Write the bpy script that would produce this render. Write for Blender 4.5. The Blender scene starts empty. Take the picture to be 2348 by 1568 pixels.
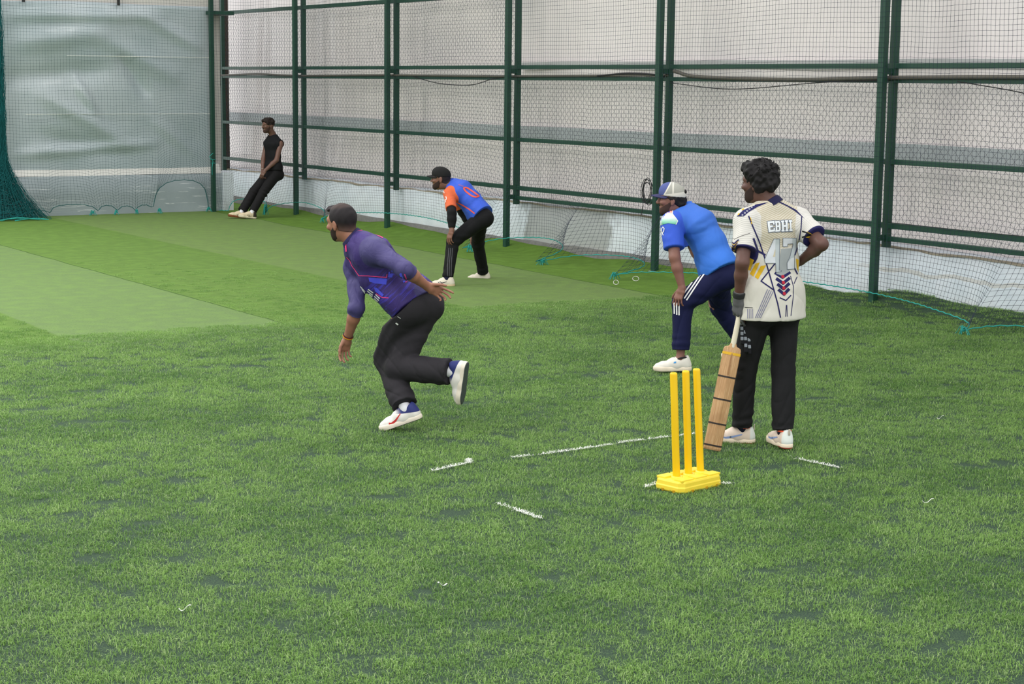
import bpy, bmesh, math, random
import numpy as np
from mathutils import Vector, Matrix, noise
from mathutils.bvhtree import BVHTree

random.seed(7)
rng = np.random.default_rng(7)
scene = bpy.context.scene
COL = scene.collection

# ------------------------------------------------------------------ camera
CAM_POS = np.array([0.0, 0.0, 2.2])
_pitch, _roll, _yaw = 0.1483, 0.0115, 0.580
_fw = np.array([math.sin(_yaw) * math.cos(_pitch), math.cos(_yaw) * math.cos(_pitch), -math.sin(_pitch)])
_r0 = np.array([math.cos(_yaw), -math.sin(_yaw), 0.0])
_u0 = np.cross(_r0, _fw)
_r = math.cos(_roll) * _r0 + math.sin(_roll) * _u0
_u = -math.sin(_roll) * _r0 + math.cos(_roll) * _u0
cam_d = bpy.data.cameras.new('camera')
cam_d.sensor_width = 36.0
cam_d.lens = 36.0 * 3955.0 / 2348.0
cam_d.clip_end = 200
cam = bpy.data.objects.new('camera', cam_d)
cam.matrix_world = Matrix(((_r[0], _u[0], -_fw[0], CAM_POS[0]), (_r[1], _u[1], -_fw[1], CAM_POS[1]),
                           (_r[2], _u[2], -_fw[2], CAM_POS[2]), (0, 0, 0, 1)))
COL.objects.link(cam)
scene.camera = cam

# ------------------------------------------------------------------ world, lamps, exposure
world = bpy.data.worlds.new('hall_daylight')
scene.world = world
world.use_nodes = True
_bg = world.node_tree.nodes['Background']
_bg.inputs[0].default_value = (0.97, 0.985, 1.0, 1)
_bg.inputs[1].default_value = 1.38
scene.view_settings.view_transform = 'Standard'
scene.view_settings.look = 'None'
scene.view_settings.exposure = 0.0
scene.view_settings.gamma = 1.0
scene.view_settings.use_curve_mapping = False


def high_bay(x, y, z, power, sx=1.4, sy=0.45, col=(1.0, 0.97, 0.92)):
    l = bpy.data.lights.new('high_bay_lamp', 'AREA')
    l.shape = 'RECTANGLE'
    l.size, l.size_y = sx, sy
    l.energy = power
    l.color = col
    o = bpy.data.objects.new('high_bay_lamp', l)
    o.location = (x, y, z)
    COL.objects.link(o)
    return o


for _x in (2.2, 6.6, 10.6):
    for _y in (5.0, 11.5, 18.0, 24.5):
        high_bay(_x, _y, 5.6, {2.2: 210, 6.6: 60, 10.6: 10}[_x] * (1.35 if _y > 20 else 1.0 if _y > 8 else 0.6))


# ------------------------------------------------------------------ material helpers
def lin(c):
    return tuple(((v / 255.0) / 12.92 if v / 255.0 <= 0.04045 else ((v / 255.0 + 0.055) / 1.055) ** 2.4) for v in c) + (1.0,)


class NT:
    """small wrapper that makes shader nodes from Python calls"""

    def __init__(self, name):
        self.m = bpy.data.materials.new(name)
        self.m.use_nodes = True
        self.t = self.m.node_tree
        self.b = self.t.nodes['Principled BSDF']
        self._c = {}

    def new(self, kind):
        return self.t.nodes.new(kind)

    def put(self, sock, v):
        if hasattr(v, 'is_linked') or isinstance(v, bpy.types.NodeSocket):
            self.t.links.new(v, sock)
        elif v is not None:
            if isinstance(v, (tuple, list)) and len(v) == 3 and sock.type == 'RGBA':
                v = tuple(v) + (1,)
            sock.default_value = v

    def math(self, op, a, b=None, c=None, clamp=False):
        n = self.new('ShaderNodeMath'); n.operation = op; n.use_clamp = clamp
        self.put(n.inputs[0], a)
        if b is not None: self.put(n.inputs[1], b)
        if c is not None: self.put(n.inputs[2], c)
        return n.outputs[0]

    def mix(self, f, a, b, blend='MIX'):
        n = self.new('ShaderNodeMix'); n.data_type = 'RGBA'; n.blend_type = blend
        self.put(n.inputs['Factor'], f)
        ins = [i for i in n.inputs if i.type == 'RGBA']
        self.put(ins[0], a); self.put(ins[1], b)
        return [o for o in n.outputs if o.type == 'RGBA'][0]

    def step(self, x, lo, hi):
        n = self.new('ShaderNodeMapRange'); n.interpolation_type = 'SMOOTHSTEP'
        self.put(n.inputs[0], x); self.put(n.inputs[1], lo); self.put(n.inputs[2], hi)
        return n.outputs[0]

    def ramp(self, f, stops):
        n = self.new('ShaderNodeValToRGB')
        e = n.color_ramp.elements
        e[0].position, e[0].color = stops[0]
        e[1].position, e[1].color = stops[-1]
        for p, c in stops[1:-1]:
            k = e.new(p); k.color = c
        self.put(n.inputs[0], f)
        return n.outputs[0]

    def noise(self, vec, scale, detail=3.0, rough=0.55, dist=0.0, out=0):
        n = self.new('ShaderNodeTexNoise')
        if vec is not None: self.put(n.inputs['Vector'], vec)
        n.inputs['Scale'].default_value = scale; n.inputs['Detail'].default_value = detail
        n.inputs['Roughness'].default_value = rough; n.inputs['Distortion'].default_value = dist
        return n.outputs[out]

    def attr(self, name, out='Fac'):
        k = (name, out)
        if k not in self._c:
            n = self.new('ShaderNodeAttribute'); n.attribute_name = name
            self._c[k] = n.outputs[out]
        return self._c[k]

    def pos(self):
        if 'pos' not in self._c:
            self._c['pos'] = self.new('ShaderNodeNewGeometry').outputs['Position']
        return self._c['pos']

    def objco(self):
        if 'oc' not in self._c:
            self._c['oc'] = self.new('ShaderNodeTexCoord').outputs['Object']
        return self._c['oc']

    def xyz(self, v):
        n = self.new('ShaderNodeSeparateXYZ'); self.put(n.inputs[0], v)
        return n.outputs

    def scalev(self, v, s, rot=None):
        n = self.new('ShaderNodeMapping'); self.put(n.inputs['Vector'], v); n.inputs['Scale'].default_value = s
        if rot: n.inputs['Rotation'].default_value = rot
        return n.outputs[0]

    def bump(self, h, strength, dist):
        n = self.new('ShaderNodeBump'); n.inputs['Strength'].default_value = strength
        n.inputs['Distance'].default_value = dist
        self.put(n.inputs['Height'], h)
        self.put(self.b.inputs['Normal'], n.outputs[0])

    def done(self, color=None, rough=0.6, spec=0.4, metal=0.0):
        if color is not None: self.put(self.b.inputs['Base Color'], color)
        self.put(self.b.inputs['Roughness'], rough)
        self.b.inputs['Specular IOR Level'].default_value = spec
        self.b.inputs['Metallic'].default_value = metal
        return self.m


def plain(name, c, rough=0.6, spec=0.4, var=0.12, scale=30.0, bump=0.0, metal=0.0):
    n = NT(name)
    f = n.noise(n.objco(), scale, 3)
    c = lin(c)
    col = n.mix(f, tuple(v * (1 - var) for v in c[:3]) + (1,), tuple(min(1, v * (1 + var)) for v in c[:3]) + (1,))
    if bump: n.bump(f, 0.4, bump)
    return n.done(col, rough, spec, metal)


def cloth(name, c, var=0.10, wr=0.010, fine=900.0, rough=0.8, spec=0.2, wscale=9.0):
    n = NT(name)
    o = n.objco()
    big = n.noise(n.scalev(o, (1, 1, 0.55)), wscale, 2.5, 0.5, 1.2)
    wv = n.noise(o, fine, 1)
    h = n.math('ADD', n.math('MULTIPLY', big, 1.0), n.math('MULTIPLY', wv, 0.03))
    n.bump(h, 0.55, wr)
    f = n.noise(o, 26, 3)
    c = lin(c)
    col = n.mix(f, tuple(v * (1 - var) for v in c[:3]) + (1,), tuple(min(1, v * (1 + var)) for v in c[:3]) + (1,))
    return n.done(col, rough, spec)


# ------------------------------------------------------------------ object helpers
def mesh_obj(name, verts, faces, mat=None, parent=None, smooth=False, base=None, loops=None):
    """verts (n,3) array, faces list or (m,k) array; base = world location of the object's origin"""
    me = bpy.data.meshes.new(name)
    v = np.asarray(verts, dtype=np.float64)
    if base is not None: v = v - np.asarray(base)
    if isinstance(faces, np.ndarray):
        k = faces.shape[1]
        me.vertices.add(len(v)); me.vertices.foreach_set('co', v.astype(np.float32).ravel())
        me.loops.add(faces.size); me.loops.foreach_set('vertex_index', faces.astype(np.int32).ravel())
        me.polygons.add(len(faces))
        me.polygons.foreach_set('loop_start', np.arange(0, faces.size, k, dtype=np.int32))
        me.polygons.foreach_set('loop_total', np.full(len(faces), k, dtype=np.int32))
        me.update(calc_edges=True)
    else:
        me.from_pydata([tuple(p) for p in v], [], faces)
        me.update()
    if smooth: me.polygons.foreach_set('use_smooth', np.ones(len(me.polygons), dtype=bool))
    o = bpy.data.objects.new(name, me)
    if mat: me.materials.append(mat)
    COL.objects.link(o)
    if parent is not None:
        o.parent = parent
    elif base is not None:
        o.location = tuple(base)
    return o


def empty(name, loc=(0, 0, 0)):
    o = bpy.data.objects.new(name, None)
    o.location = tuple(loc); o.empty_display_size = 0.1
    COL.objects.link(o)
    return o


def tag(o, label=None, cat=None, group=None, kind=None):
    if label: o['label'] = label
    if cat: o['category'] = cat
    if group: o['group'] = group
    if kind: o['kind'] = kind
    return o


_boxf = [(0, 1, 3, 2), (4, 6, 7, 5), (0, 4, 5, 1), (2, 3, 7, 6), (0, 2, 6, 4), (1, 5, 7, 3)]


def bevel_box(lo, hi, b=0.006):
    bm = bmesh.new()
    vs = [bm.verts.new((x, y, z)) for x in (lo[0], hi[0]) for y in (lo[1], hi[1]) for z in (lo[2], hi[2])]
    for f in _boxf: bm.faces.new([vs[i] for i in f])
    bmesh.ops.recalc_face_normals(bm, faces=bm.faces)
    if b: bmesh.ops.bevel(bm, geom=bm.edges[:], offset=b, segments=2, profile=0.6, affect='EDGES')
    v = [tuple(p.co) for p in bm.verts]; bm.verts.index_update()
    f = [[p.index for p in q.verts] for q in bm.faces]
    bm.free()
    return v, f


def box(name, lo, hi, mat, parent=None, b=0.006):
    v, f = bevel_box(lo, hi, b)
    return mesh_obj(name, v, f, mat, parent)


def tubes(P, r, normal=(0, 0, 1), sides=3):
    """P (K,M,3) polylines -> verts, quads of thin tubes"""
    P = np.asarray(P, float)
    K, M, _ = P.shape
    T = np.gradient(P, axis=1)
    T /= np.linalg.norm(T, axis=2, keepdims=True) + 1e-9
    n = np.broadcast_to(np.asarray(normal, float), T.shape)
    A = np.cross(T, n); A /= np.linalg.norm(A, axis=2, keepdims=True) + 1e-9
    B = np.cross(A, T)
    rr = np.asarray(r, float)
    if rr.ndim == 1: rr = rr[None, :, None]
    ring = [P + rr * (math.cos(a) * A + math.sin(a) * B) for a in [2 * math.pi * i / sides for i in range(sides)]]
    V = np.stack(ring, axis=2).reshape(-1, 3)
    idx = np.arange(K * M * sides).reshape(K, M, sides)
    q = []
    for i in range(sides):
        j = (i + 1) % sides
        q.append(np.stack([idx[:, :-1, i], idx[:, 1:, i], idx[:, 1:, j], idx[:, :-1, j]], axis=-1).reshape(-1, 4))
    return V, np.concatenate(q)


def rope_pts(pts, n=60):
    """Catmull-Rom through pts"""
    p = np.asarray(pts, float)
    p = np.vstack([2 * p[0] - p[1], p, 2 * p[-1] - p[-2]])
    out = []
    m = len(p) - 3
    for i in range(m):
        k = max(2, n // m)
        t = np.linspace(0, 1, k, endpoint=(i == m - 1))[:, None]
        a, b, c, d = p[i], p[i + 1], p[i + 2], p[i + 3]
        out.append(0.5 * (2 * b + (c - a) * t + (2 * a - 5 * b + 4 * c - d) * t ** 2 + (3 * b - a - 3 * c + d) * t ** 3))
    return np.vstack(out)


def tube_obj(name, pts, r, mat, parent=None, sides=8, n=60, closed_ends=True, base=None, raw=False):
    P = np.asarray(pts, float) if raw else rope_pts(pts, n)
    T = P[-1] - P[0]
    nrm = (0.13, 0.21, 0.97) if abs(T[2]) < 0.9 * np.linalg.norm(T) + 1e-6 else (0.97, 0.2, 0.1)
    V, Q = tubes(P[None], r, nrm, sides)
    f = [tuple(q) for q in Q]
    if closed_ends:
        f.append(tuple(range(sides))); f.append(tuple(range(len(V) - sides, len(V))))
    return mesh_obj(name, V, f, mat, parent, smooth=True, base=base)


def noise2(x, y, seed=0, oct=3):
    """cheap smooth numpy noise, about -1..1"""
    g = np.random.default_rng(seed)
    out = np.zeros(np.broadcast(x, y).shape); amp = 1.0; tot = 0
    f = 1.0
    for _ in range(oct):
        for _ in range(4):
            a = g.uniform(0, 2 * math.pi); ph = g.uniform(0, 6.28); k = f * g.uniform(0.7, 1.3)
            out = out + amp * np.sin(k * (x * math.cos(a) + y * math.sin(a)) + ph) / 2
            tot += amp * 0.35
        f *= 2.1; amp *= 0.5
    return out / tot


def grid_faces(n, m):
    i = np.arange(n * m).reshape(n, m)
    return np.stack([i[:-1, :-1], i[1:, :-1], i[1:, 1:], i[:-1, 1:]], axis=-1).reshape(-1, 4)


def sstep(x, a, b):
    t = np.clip((x - a) / (b - a), 0, 1)
    return t * t * (3 - 2 * t)

# ================================================================== SETTING
# ---- artificial turf floor: long pile up to y = 14.4, short pile strips beyond
EDGE_Y = 14.4


def turf_colors(n):
    """strip colours of the turf as a function of world position (dye of the yarn)"""
    p = n.pos(); x, y, z = n.xyz(p)
    wob = n.math('MULTIPLY', n.math('SUBTRACT', n.noise(p, 2.0, 2), 0.5), 0.05)
    xe = n.math('ADD', x, wob)
    mid = lin((96, 126, 58)); strip2 = lin((108, 131, 75)); right = lin((92, 124, 44)); pitch = lin((109, 134, 82))
    far = n.mix(n.step(xe, 8.94, 8.98), mid, strip2)
    far = n.mix(n.step(n.math('ADD', xe, n.math('MULTIPLY', n.math('SUBTRACT', y, 14.3), -0.045)), 11.26, 11.29), far, right)
    inp = n.math('MULTIPLY', n.step(xe, 4.80, 4.84), n.math('SUBTRACT', 1.0, n.step(xe, 6.84, 6.87)))
    return n.mix(inp, far, pitch), xe, y


def floor_material():
    n = NT('turf_ground')
    far, xe, y = turf_colors(n)
    p = n.pos()
    f1 = n.noise(p, 55, 4, 0.65); f2 = n.noise(n.scalev(p, (1, 1, 1)), 6, 3)
    far = n.mix(n.math('MULTIPLY', n.step(f1, 0.30, 0.72), 0.42), far, n.mix(0.5, far, (0.02, 0.045, 0.012, 1)))
    far = n.mix(n.math('MULTIPLY', n.step(f2, 0.35, 0.75), 0.22), far, lin((132, 172, 74)))
    # rubber crumbs lying on the short pile close to the long pile
    cr = n.math('MULTIPLY', n.step(n.noise(p, 60, 2, 0.8), 0.61, 0.65), n.math('SUBTRACT', 1.0, n.step(y, 15.0, 17.6)))
    far = n.mix(n.math('MULTIPLY', cr, 0.55), far, lin((45, 62, 46)))
    # seams between the carpets
    def seam(v, c, w):
        return n.math('LESS_THAN', n.math('ABSOLUTE', n.math('SUBTRACT', v, c)), w)
    xr = n.math('ADD', xe, n.math('MULTIPLY', n.math('SUBTRACT', y, 14.3), -0.045))
    sm = n.math('MAXIMUM', seam(xr, 11.27, 0.012), seam(xe, 6.86, 0.010))
    far = n.mix(n.math('MULTIPLY', sm, 0.75), far, lin((48, 78, 30)))
    infill = n.mix(n.step(n.noise(p, 150, 4, 0.8), 0.38, 0.62), lin((34, 46, 50)), lin((74, 98, 68)))
    ye = n.math('ADD', y, n.math('MULTIPLY', n.math('SUBTRACT', n.noise(p, 1.6, 4, 0.6), 0.5), 0.5))
    col = n.mix(n.step(ye, EDGE_Y - 1.1, EDGE_Y + 0.12), infill, far)
    n.bump(n.noise(p, 240, 3, 0.7), 0.5, 0.012)
    return n.done(col, 0.85, 0.15)


gx = np.concatenate([np.arange(-6, 11.9, 0.6), np.arange(11.9, 12.96, 0.06)])
gy = np.arange(-4, 30.01, 0.25)
GX, GY = np.meshgrid(gx, gy, indexing='ij')


def turf_z(X, Y):
    rise = 0.12 + 0.05 * np.sin(Y * 1.7) + 0.03 * np.sin(Y * 4.1 + 1)
    z = rise * sstep(X, 12.45, 12.95) * np.where(Y < 14.2, 0.9, 0.55)
    return z + 0.012 * np.sin(Y * 2.3 + X) * sstep(X, 11.2, 12.2) * sstep(Y, 14, 15)


FZ = turf_z(GX, GY)
floor_mat = floor_material()
floor = mesh_obj('floor', np.stack([GX, GY, FZ], -1).reshape(-1, 3), grid_faces(len(gx), len(gy)), floor_mat, smooth=True)
tag(floor, 'green artificial turf floor with lighter short-pile strips', kind='structure')

# ---- grass blades of the long pile (stuff): instanced tufts
def blade_material():
    n = NT('turf_blades')
    p = n.pos()
    b = n.attr('blade')
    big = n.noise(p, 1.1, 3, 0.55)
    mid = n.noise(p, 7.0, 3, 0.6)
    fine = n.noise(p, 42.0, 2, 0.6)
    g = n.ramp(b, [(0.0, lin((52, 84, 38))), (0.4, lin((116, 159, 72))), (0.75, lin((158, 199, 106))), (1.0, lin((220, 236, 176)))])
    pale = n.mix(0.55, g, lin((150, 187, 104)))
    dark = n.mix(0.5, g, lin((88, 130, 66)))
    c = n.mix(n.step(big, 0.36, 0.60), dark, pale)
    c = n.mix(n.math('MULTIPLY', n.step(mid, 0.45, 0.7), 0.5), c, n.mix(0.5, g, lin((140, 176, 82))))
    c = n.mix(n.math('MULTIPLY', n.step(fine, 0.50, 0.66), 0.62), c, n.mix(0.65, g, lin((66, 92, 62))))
    n.done(c, 0.55, 0.3)
    tr = n.new('ShaderNodeBsdfTranslucent'); n.put(tr.inputs[0], c)
    mx = n.new('ShaderNodeMixShader'); mx.inputs[0].default_value = 0.38
    n.t.links.new(n.b.outputs[0], mx.inputs[1]); n.t.links.new(tr.outputs[0], mx.inputs[2])
    n.t.links.new(mx.outputs[0], n.t.nodes['Material Output'].inputs[0])
    return n.m


blade_mat = blade_material()


def make_tuft(seed, nb=110, R=0.085):
    g = np.random.default_rng(seed)
    V, F, A = [], [], []
    for i in range(nb):
        a = g.uniform(0, 6.283); rr = R * math.sqrt(g.uniform(0, 1))
        x, y = rr * math.cos(a), rr * math.sin(a)
        h = g.uniform(0.012, 0.028); w = g.uniform(0.0008, 0.0017)
        d = g.uniform(0, 6.283); lean = g.uniform(0.35, 1.55)
        dx, dy = math.cos(d), math.sin(d)
        px, py = -dy * w, dx * w
        m = (x + dx * h * lean * 0.35, y + dy * h * lean * 0.35, h * 0.62)
        t = (x + dx * h * lean, y + dy * h * lean, h * (1.05 - 0.38 * lean))
        k = len(V)
        V += [(x - px, y - py, 0), (x + px, y + py, 0), (m[0] - px * .8, m[1] - py * .8, m[2]), (m[0] + px * .8, m[1] + py * .8, m[2]), t]
        F += [(k, k + 1, k + 3, k + 2), (k + 2, k + 3, k + 4)]
        c = min(1, max(0, g.normal(0.5, 0.27)))
        A += [c] * 5
    me = bpy.data.meshes.new('tuft')
    me.from_pydata(V, [], F); me.update()
    at = me.attributes.new('blade', 'FLOAT', 'POINT'); at.data.foreach_set('value', np.array(A, np.float32))
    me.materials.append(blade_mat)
    return bpy.data.objects.new('tuft', me)


tufts = [make_tuft(100 + i) for i in range(4)]


def scatter_turf():
    sp = 0.088
    xs = np.arange(-1.6, 12.95, sp); ys = np.arange(1.6, 21.5, sp)
    X, Y = np.meshgrid(xs, ys, indexing='ij'); X = X.ravel(); Y = Y.ravel()
    X = X + rng.uniform(-.5, .5, X.size) * sp; Y = Y + rng.uniform(-.5, .5, X.size) * sp
    # keep what the view (plus a step to either side) can reach
    D = X * math.sin(_yaw) + Y * math.cos(_yaw); S = X * math.cos(_yaw) - Y * math.sin(_yaw)
    keep = (D > 4.3) & (np.abs(S) < D * 0.30 + 2.2)
    edge = EDGE_Y + 0.22 * noise2(X * 1.3, Y * 1.3, 5)
    # the middle carpet has the same yarn, cut shorter and thinning out with distance
    lane = ((X > 6.88) & (X < 8.93)) | (X < 4.78)
    keep &= (Y < edge) | (lane & (rng.uniform(0, 1, X.size) < 0.75 * (1 - sstep(Y, 14.0, 21.0))))
    # worn patches where the rubber infill shows
    pn = 0.6 * noise2(X * 2.6, Y * 2.6, 11, 3) + 1.0 * noise2(X * 14, Y * 14, 12, 3)
    pn = pn / np.quantile(pn, 0.94)
    worn = (pn > 1.12 - 0.42 * sstep(-Y, -9.0, -5.5) - 0.12 * sstep(X, 3.0, 5) - 0.25 * np.exp(-((X - 4.9) / 1.1) ** 2 - ((Y - 5.4) / 0.9) ** 2)) & (Y < 13.5)
    keep &= ~(worn & (rng.uniform(0, 1, X.size) < 0.38))
    keep &= rng.uniform(0, 1, X.size) > 0.06
    return X[keep], Y[keep], pn[keep]


TX, TY, TN = scatter_turf()
tv = np.stack([TX, TY, turf_z(TX, TY) - 0.001], -1)
gm = bpy.data.meshes.new('grass')
gm.vertices.add(len(tv)); gm.vertices.foreach_set('co', tv.astype(np.float32).ravel())
for nm, vals in (('rot', rng.uniform(0, 6.283, len(tv))),
                 ('size', rng.uniform(0.8, 1.15, len(tv)) * (1 - 0.35 * sstep(TN, 0.55, 1.2)) * (1 - 0.45 * sstep(TY, EDGE_Y - 1.5, EDGE_Y + 2.0))),
                 ('tone', rng.uniform(0, 1, len(tv))),
                 ('kind', rng.integers(0, len(tufts), len(tv)).astype(float))):
    at = gm.attributes.new(nm, 'FLOAT', 'POINT'); at.data.foreach_set('value', vals.astype(np.float32))
grass = bpy.data.objects.new('grass', gm)
COL.objects.link(grass)
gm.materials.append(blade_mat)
ng = bpy.data.node_groups.new('turf_tufts', 'GeometryNodeTree')
ng.interface.new_socket('Geometry', in_out='INPUT', socket_type='NodeSocketGeometry')
ng.interface.new_socket('Geometry', in_out='OUTPUT', socket_type='NodeSocketGeometry')
gi = ng.nodes.new('NodeGroupInput'); go = ng.nodes.new('NodeGroupOutput')
jn = ng.nodes.new('GeometryNodeJoinGeometry')


def named(nm):
    a = ng.nodes.new('GeometryNodeInputNamedAttribute'); a.data_type = 'FLOAT'; a.inputs['Name'].default_value = nm
    return a.outputs['Attribute']


cx = ng.nodes.new('ShaderNodeCombineXYZ'); ng.links.new(named('rot'), cx.inputs[2])
e2r = ng.nodes.new('FunctionNodeEulerToRotation'); ng.links.new(cx.outputs[0], e2r.inputs[0])
size_s = named('size'); kind_s = named('kind')
m2p = ng.nodes.new('GeometryNodeMeshToPoints'); ng.links.new(gi.outputs[0], m2p.inputs[0])
for i, t in enumerate(tufts):
    oi = ng.nodes.new('GeometryNodeObjectInfo'); oi.inputs['Object'].default_value = t
    cmp = ng.nodes.new('FunctionNodeCompare'); cmp.data_type = 'FLOAT'; cmp.operation = 'EQUAL'
    ng.links.new(kind_s, cmp.inputs[0]); cmp.inputs[1].default_value = float(i); cmp.inputs['Epsilon'].default_value = 0.1
    ip = ng.nodes.new('GeometryNodeInstanceOnPoints')
    ng.links.new(m2p.outputs[0], ip.inputs['Points']); ng.links.new(cmp.outputs[0], ip.inputs['Selection'])
    ng.links.new(oi.outputs['Geometry'], ip.inputs['Instance'])
    ng.links.new(e2r.outputs[0], ip.inputs['Rotation']); ng.links.new(size_s, ip.inputs['Scale'])
    ng.links.new(ip.outputs[0], jn.inputs[0])
ng.links.new(jn.outputs[0], go.inputs[0])
md = grass.modifiers.new('tufts', 'NODES'); md.node_group = ng
tag(grass, 'long green artificial grass blades with dark rubber infill showing', 'grass', kind='stuff')
print('tufts', len(tv))

# ---- right-hand wall: white sheeting on a low plinth
sheet_mat_n = NT('white_sheeting')
_o = sheet_mat_n.pos()
_st = sheet_mat_n.noise(sheet_mat_n.scalev(_o, (1, 0.5, 1.4)), 1.1, 3, 0.6)
_c = sheet_mat_n.mix(sheet_mat_n.step(_st, 0.3, 0.75), lin((240, 231, 229)), lin((230, 222, 221)))
sheet_mat_n.b.inputs['Coat Weight'].default_value = 0.5
sheet_mat_n.b.inputs['Coat Roughness'].default_value = 0.06
sheet_mat = sheet_mat_n.done(_c, 0.35, 0.35)
SHX = 13.22
sy = np.arange(4.0, 31.01, 0.14); sz = np.arange(0.4, 6.01, 0.14)
SY, SZ = np.meshgrid(sy, sz, indexing='ij')
SX = SHX + 0.012 * noise2(SY * 1.4, SZ * 1.1, 3, 3) + 0.02 * np.sin(SY * 1.95 + 0.6) * sstep(SZ, 0.4, 1.5)
SX += 0.015 * sstep(SY, 18.5, 21) * noise2(SY * 4.0, SZ * 0.6, 9, 2)
wall_right = mesh_obj('wall_right', np.stack([SX, SY, SZ], -1).reshape(-1, 3), grid_faces(len(sy), len(sz)), sheet_mat, smooth=True)
tag(wall_right, 'white glossy sheeting wall behind the green frame', kind='structure')


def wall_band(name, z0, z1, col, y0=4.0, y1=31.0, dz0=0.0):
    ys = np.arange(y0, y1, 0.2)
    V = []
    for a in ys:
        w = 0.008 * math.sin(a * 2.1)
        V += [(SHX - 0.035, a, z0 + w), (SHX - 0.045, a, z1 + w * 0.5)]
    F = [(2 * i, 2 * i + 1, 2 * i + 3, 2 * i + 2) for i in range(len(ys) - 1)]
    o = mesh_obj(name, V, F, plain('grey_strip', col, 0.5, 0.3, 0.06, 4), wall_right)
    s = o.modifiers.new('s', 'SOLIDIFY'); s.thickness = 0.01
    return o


wall_band('beam_shade_strip', 1.455, 1.635, (172, 178, 180))  # beam shadow on the sheeting, laid on as a grey band
wall_band('beam_shade_strip', 2.405, 2.50, (190, 190, 190), 4.0, 20.2)

pl = NT('plinth_paint')
_p = pl.pos(); _x, _y, _z = pl.xyz(_p)
_w = pl.mix(pl.step(pl.noise(_p, 2.2, 4, 0.6), 0.35, 0.75), lin((230, 236, 243)), lin((214, 223, 231)))
_grey = pl.mix(pl.noise(_p, 5, 4, 0.6), lin((150, 152, 150)), lin((178, 180, 178)))
_wob = pl.math('MULTIPLY', pl.math('SUBTRACT', pl.noise(_p, 3.5, 3), 0.5), 0.7)
_yw = pl.math('ADD', _y, _wob)
_cem = pl.math('MULTIPLY', pl.step(_yw, 17.35, 17.5), pl.math('SUBTRACT', 1.0, pl.step(_yw, 19.35, 19.45)))
_w = pl.mix(pl.math('MULTIPLY', _cem, 0.85), _w, _grey)
_st = pl.math('MULTIPLY', pl.math('SUBTRACT', 1.0, pl.step(_z, 0.02, 0.25)), pl.step(pl.noise(_p, 4, 4, 0.7), 0.35, 0.6))
_w = pl.mix(pl.math('MULTIPLY', _st, 0.35), _w, lin((176, 164, 146)))
_dmp = pl.math('LESS_THAN', pl.math('ABSOLUTE', pl.math('ADD', pl.math('SUBTRACT', _z, 0.36), pl.math('MULTIPLY', pl.math('SUBTRACT', pl.noise(_p, 3, 4), 0.5), 0.12))), 0.022)
_w = pl.mix(pl.math('MULTIPLY', pl.math('MULTIPLY', _dmp, 0.55), pl.math('SUBTRACT', 1.0, pl.step(_y, 12.6, 13.4))), _w, lin((196, 190, 178)))
pl.bump(pl.noise(_p, 30, 5, 0.7), 0.4, 0.02)
plinth_mat = pl.done(_w, 0.75, 0.25)
PX = 12.90


def plinth_right():
    ys = np.arange(4.0, 31.0, 0.1)
    top = 0.625 + 0.012 * noise2(ys * 2.2, ys * 0, 21, 2) - 0.045 * sstep(-ys, -13.2, -12.0)
    prof = []
    for a, t in zip(ys, top):
        b = 0.006 * math.sin(a * 5) + 0.01 * math.sin(a * 1.3)
        prof.append([(PX + b, a, -0.05), (PX + b, a, 0.28), (PX + b, a, t - 0.02), (PX + b + 0.02, a, t), (PX + 0.27, a, t + 0.005), (PX + 0.27, a, -0.05)])
    V = np.array(prof)
    n, m, _ = V.shape
    return mesh_obj('plinth', V.reshape(-1, 3), grid_faces(n, m), plinth_mat, wall_right, smooth=False)


plinth_right()
conc_mat = plain('rough_concrete', (118, 118, 114), 0.9, 0.2, 0.35, 18, 0.02)
# crumbling mortar edge along the plinth top and the dark foot of the wall behind the turf
ys = np.arange(4.0, 31.0, 0.07)
tj = 0.012 * noise2(ys * 8, ys * 0, 31, 2)
tz = 0.60 + 0.012 * noise2(ys * 2.2, ys * 0, 21, 2) - 0.045 * sstep(-ys, -13.2, -12.0)
V = np.stack([np.stack([PX - 0.004 + tj * 0.3, ys, tz + 0.008 + tj], -1), np.stack([PX - 0.010 + tj * .3, ys, tz + 0.018 + tj * .5], -1), np.stack([PX + 0.03 + 0 * ys, ys, tz + 0.030 + tj * .5], -1)], 1)
mesh_obj('mortar_edge', V.reshape(-1, 3), grid_faces(len(ys), 3), plain('mortar', (166, 156, 138), 0.9, 0.2, 0.3, 25, 0.01), wall_right)
fz = 0.135 + 0.03 * noise2(ys * 1.3, ys * 0, 41, 3)
V = np.stack([np.stack([PX - 0.035 + 0 * ys, ys, -0.03 + 0 * ys], -1), np.stack([PX - 0.03 + 0.01 * noise2(ys * 6, 0 * ys, 6, 2), ys, fz - 0.015], -1), np.stack([PX + 0.02 + 0 * ys, ys, fz], -1)], 1)
mask = (ys > 15.4)
V = V[mask]
mesh_obj('wall_foot', V.reshape(-1, 3), grid_faces(len(V), 3), conc_mat, wall_right)

# ---- back wall: plinth and a big wrinkled plastic sheet hung on it
BY = 27.52
wall_back = mesh_obj('wall_back', [(-4, BY + 0.35, 0), (12.2, BY + 0.35, 0), (12.2, BY + 0.35, 6), (-4, BY + 0.35, 6)], [(0, 1, 2, 3)],
                     plain('back_board', (200, 196, 190), 0.7, 0.3, 0.05, 3))
tag(wall_back, 'pale boarded end wall behind the plastic sheet', kind='structure')


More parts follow.
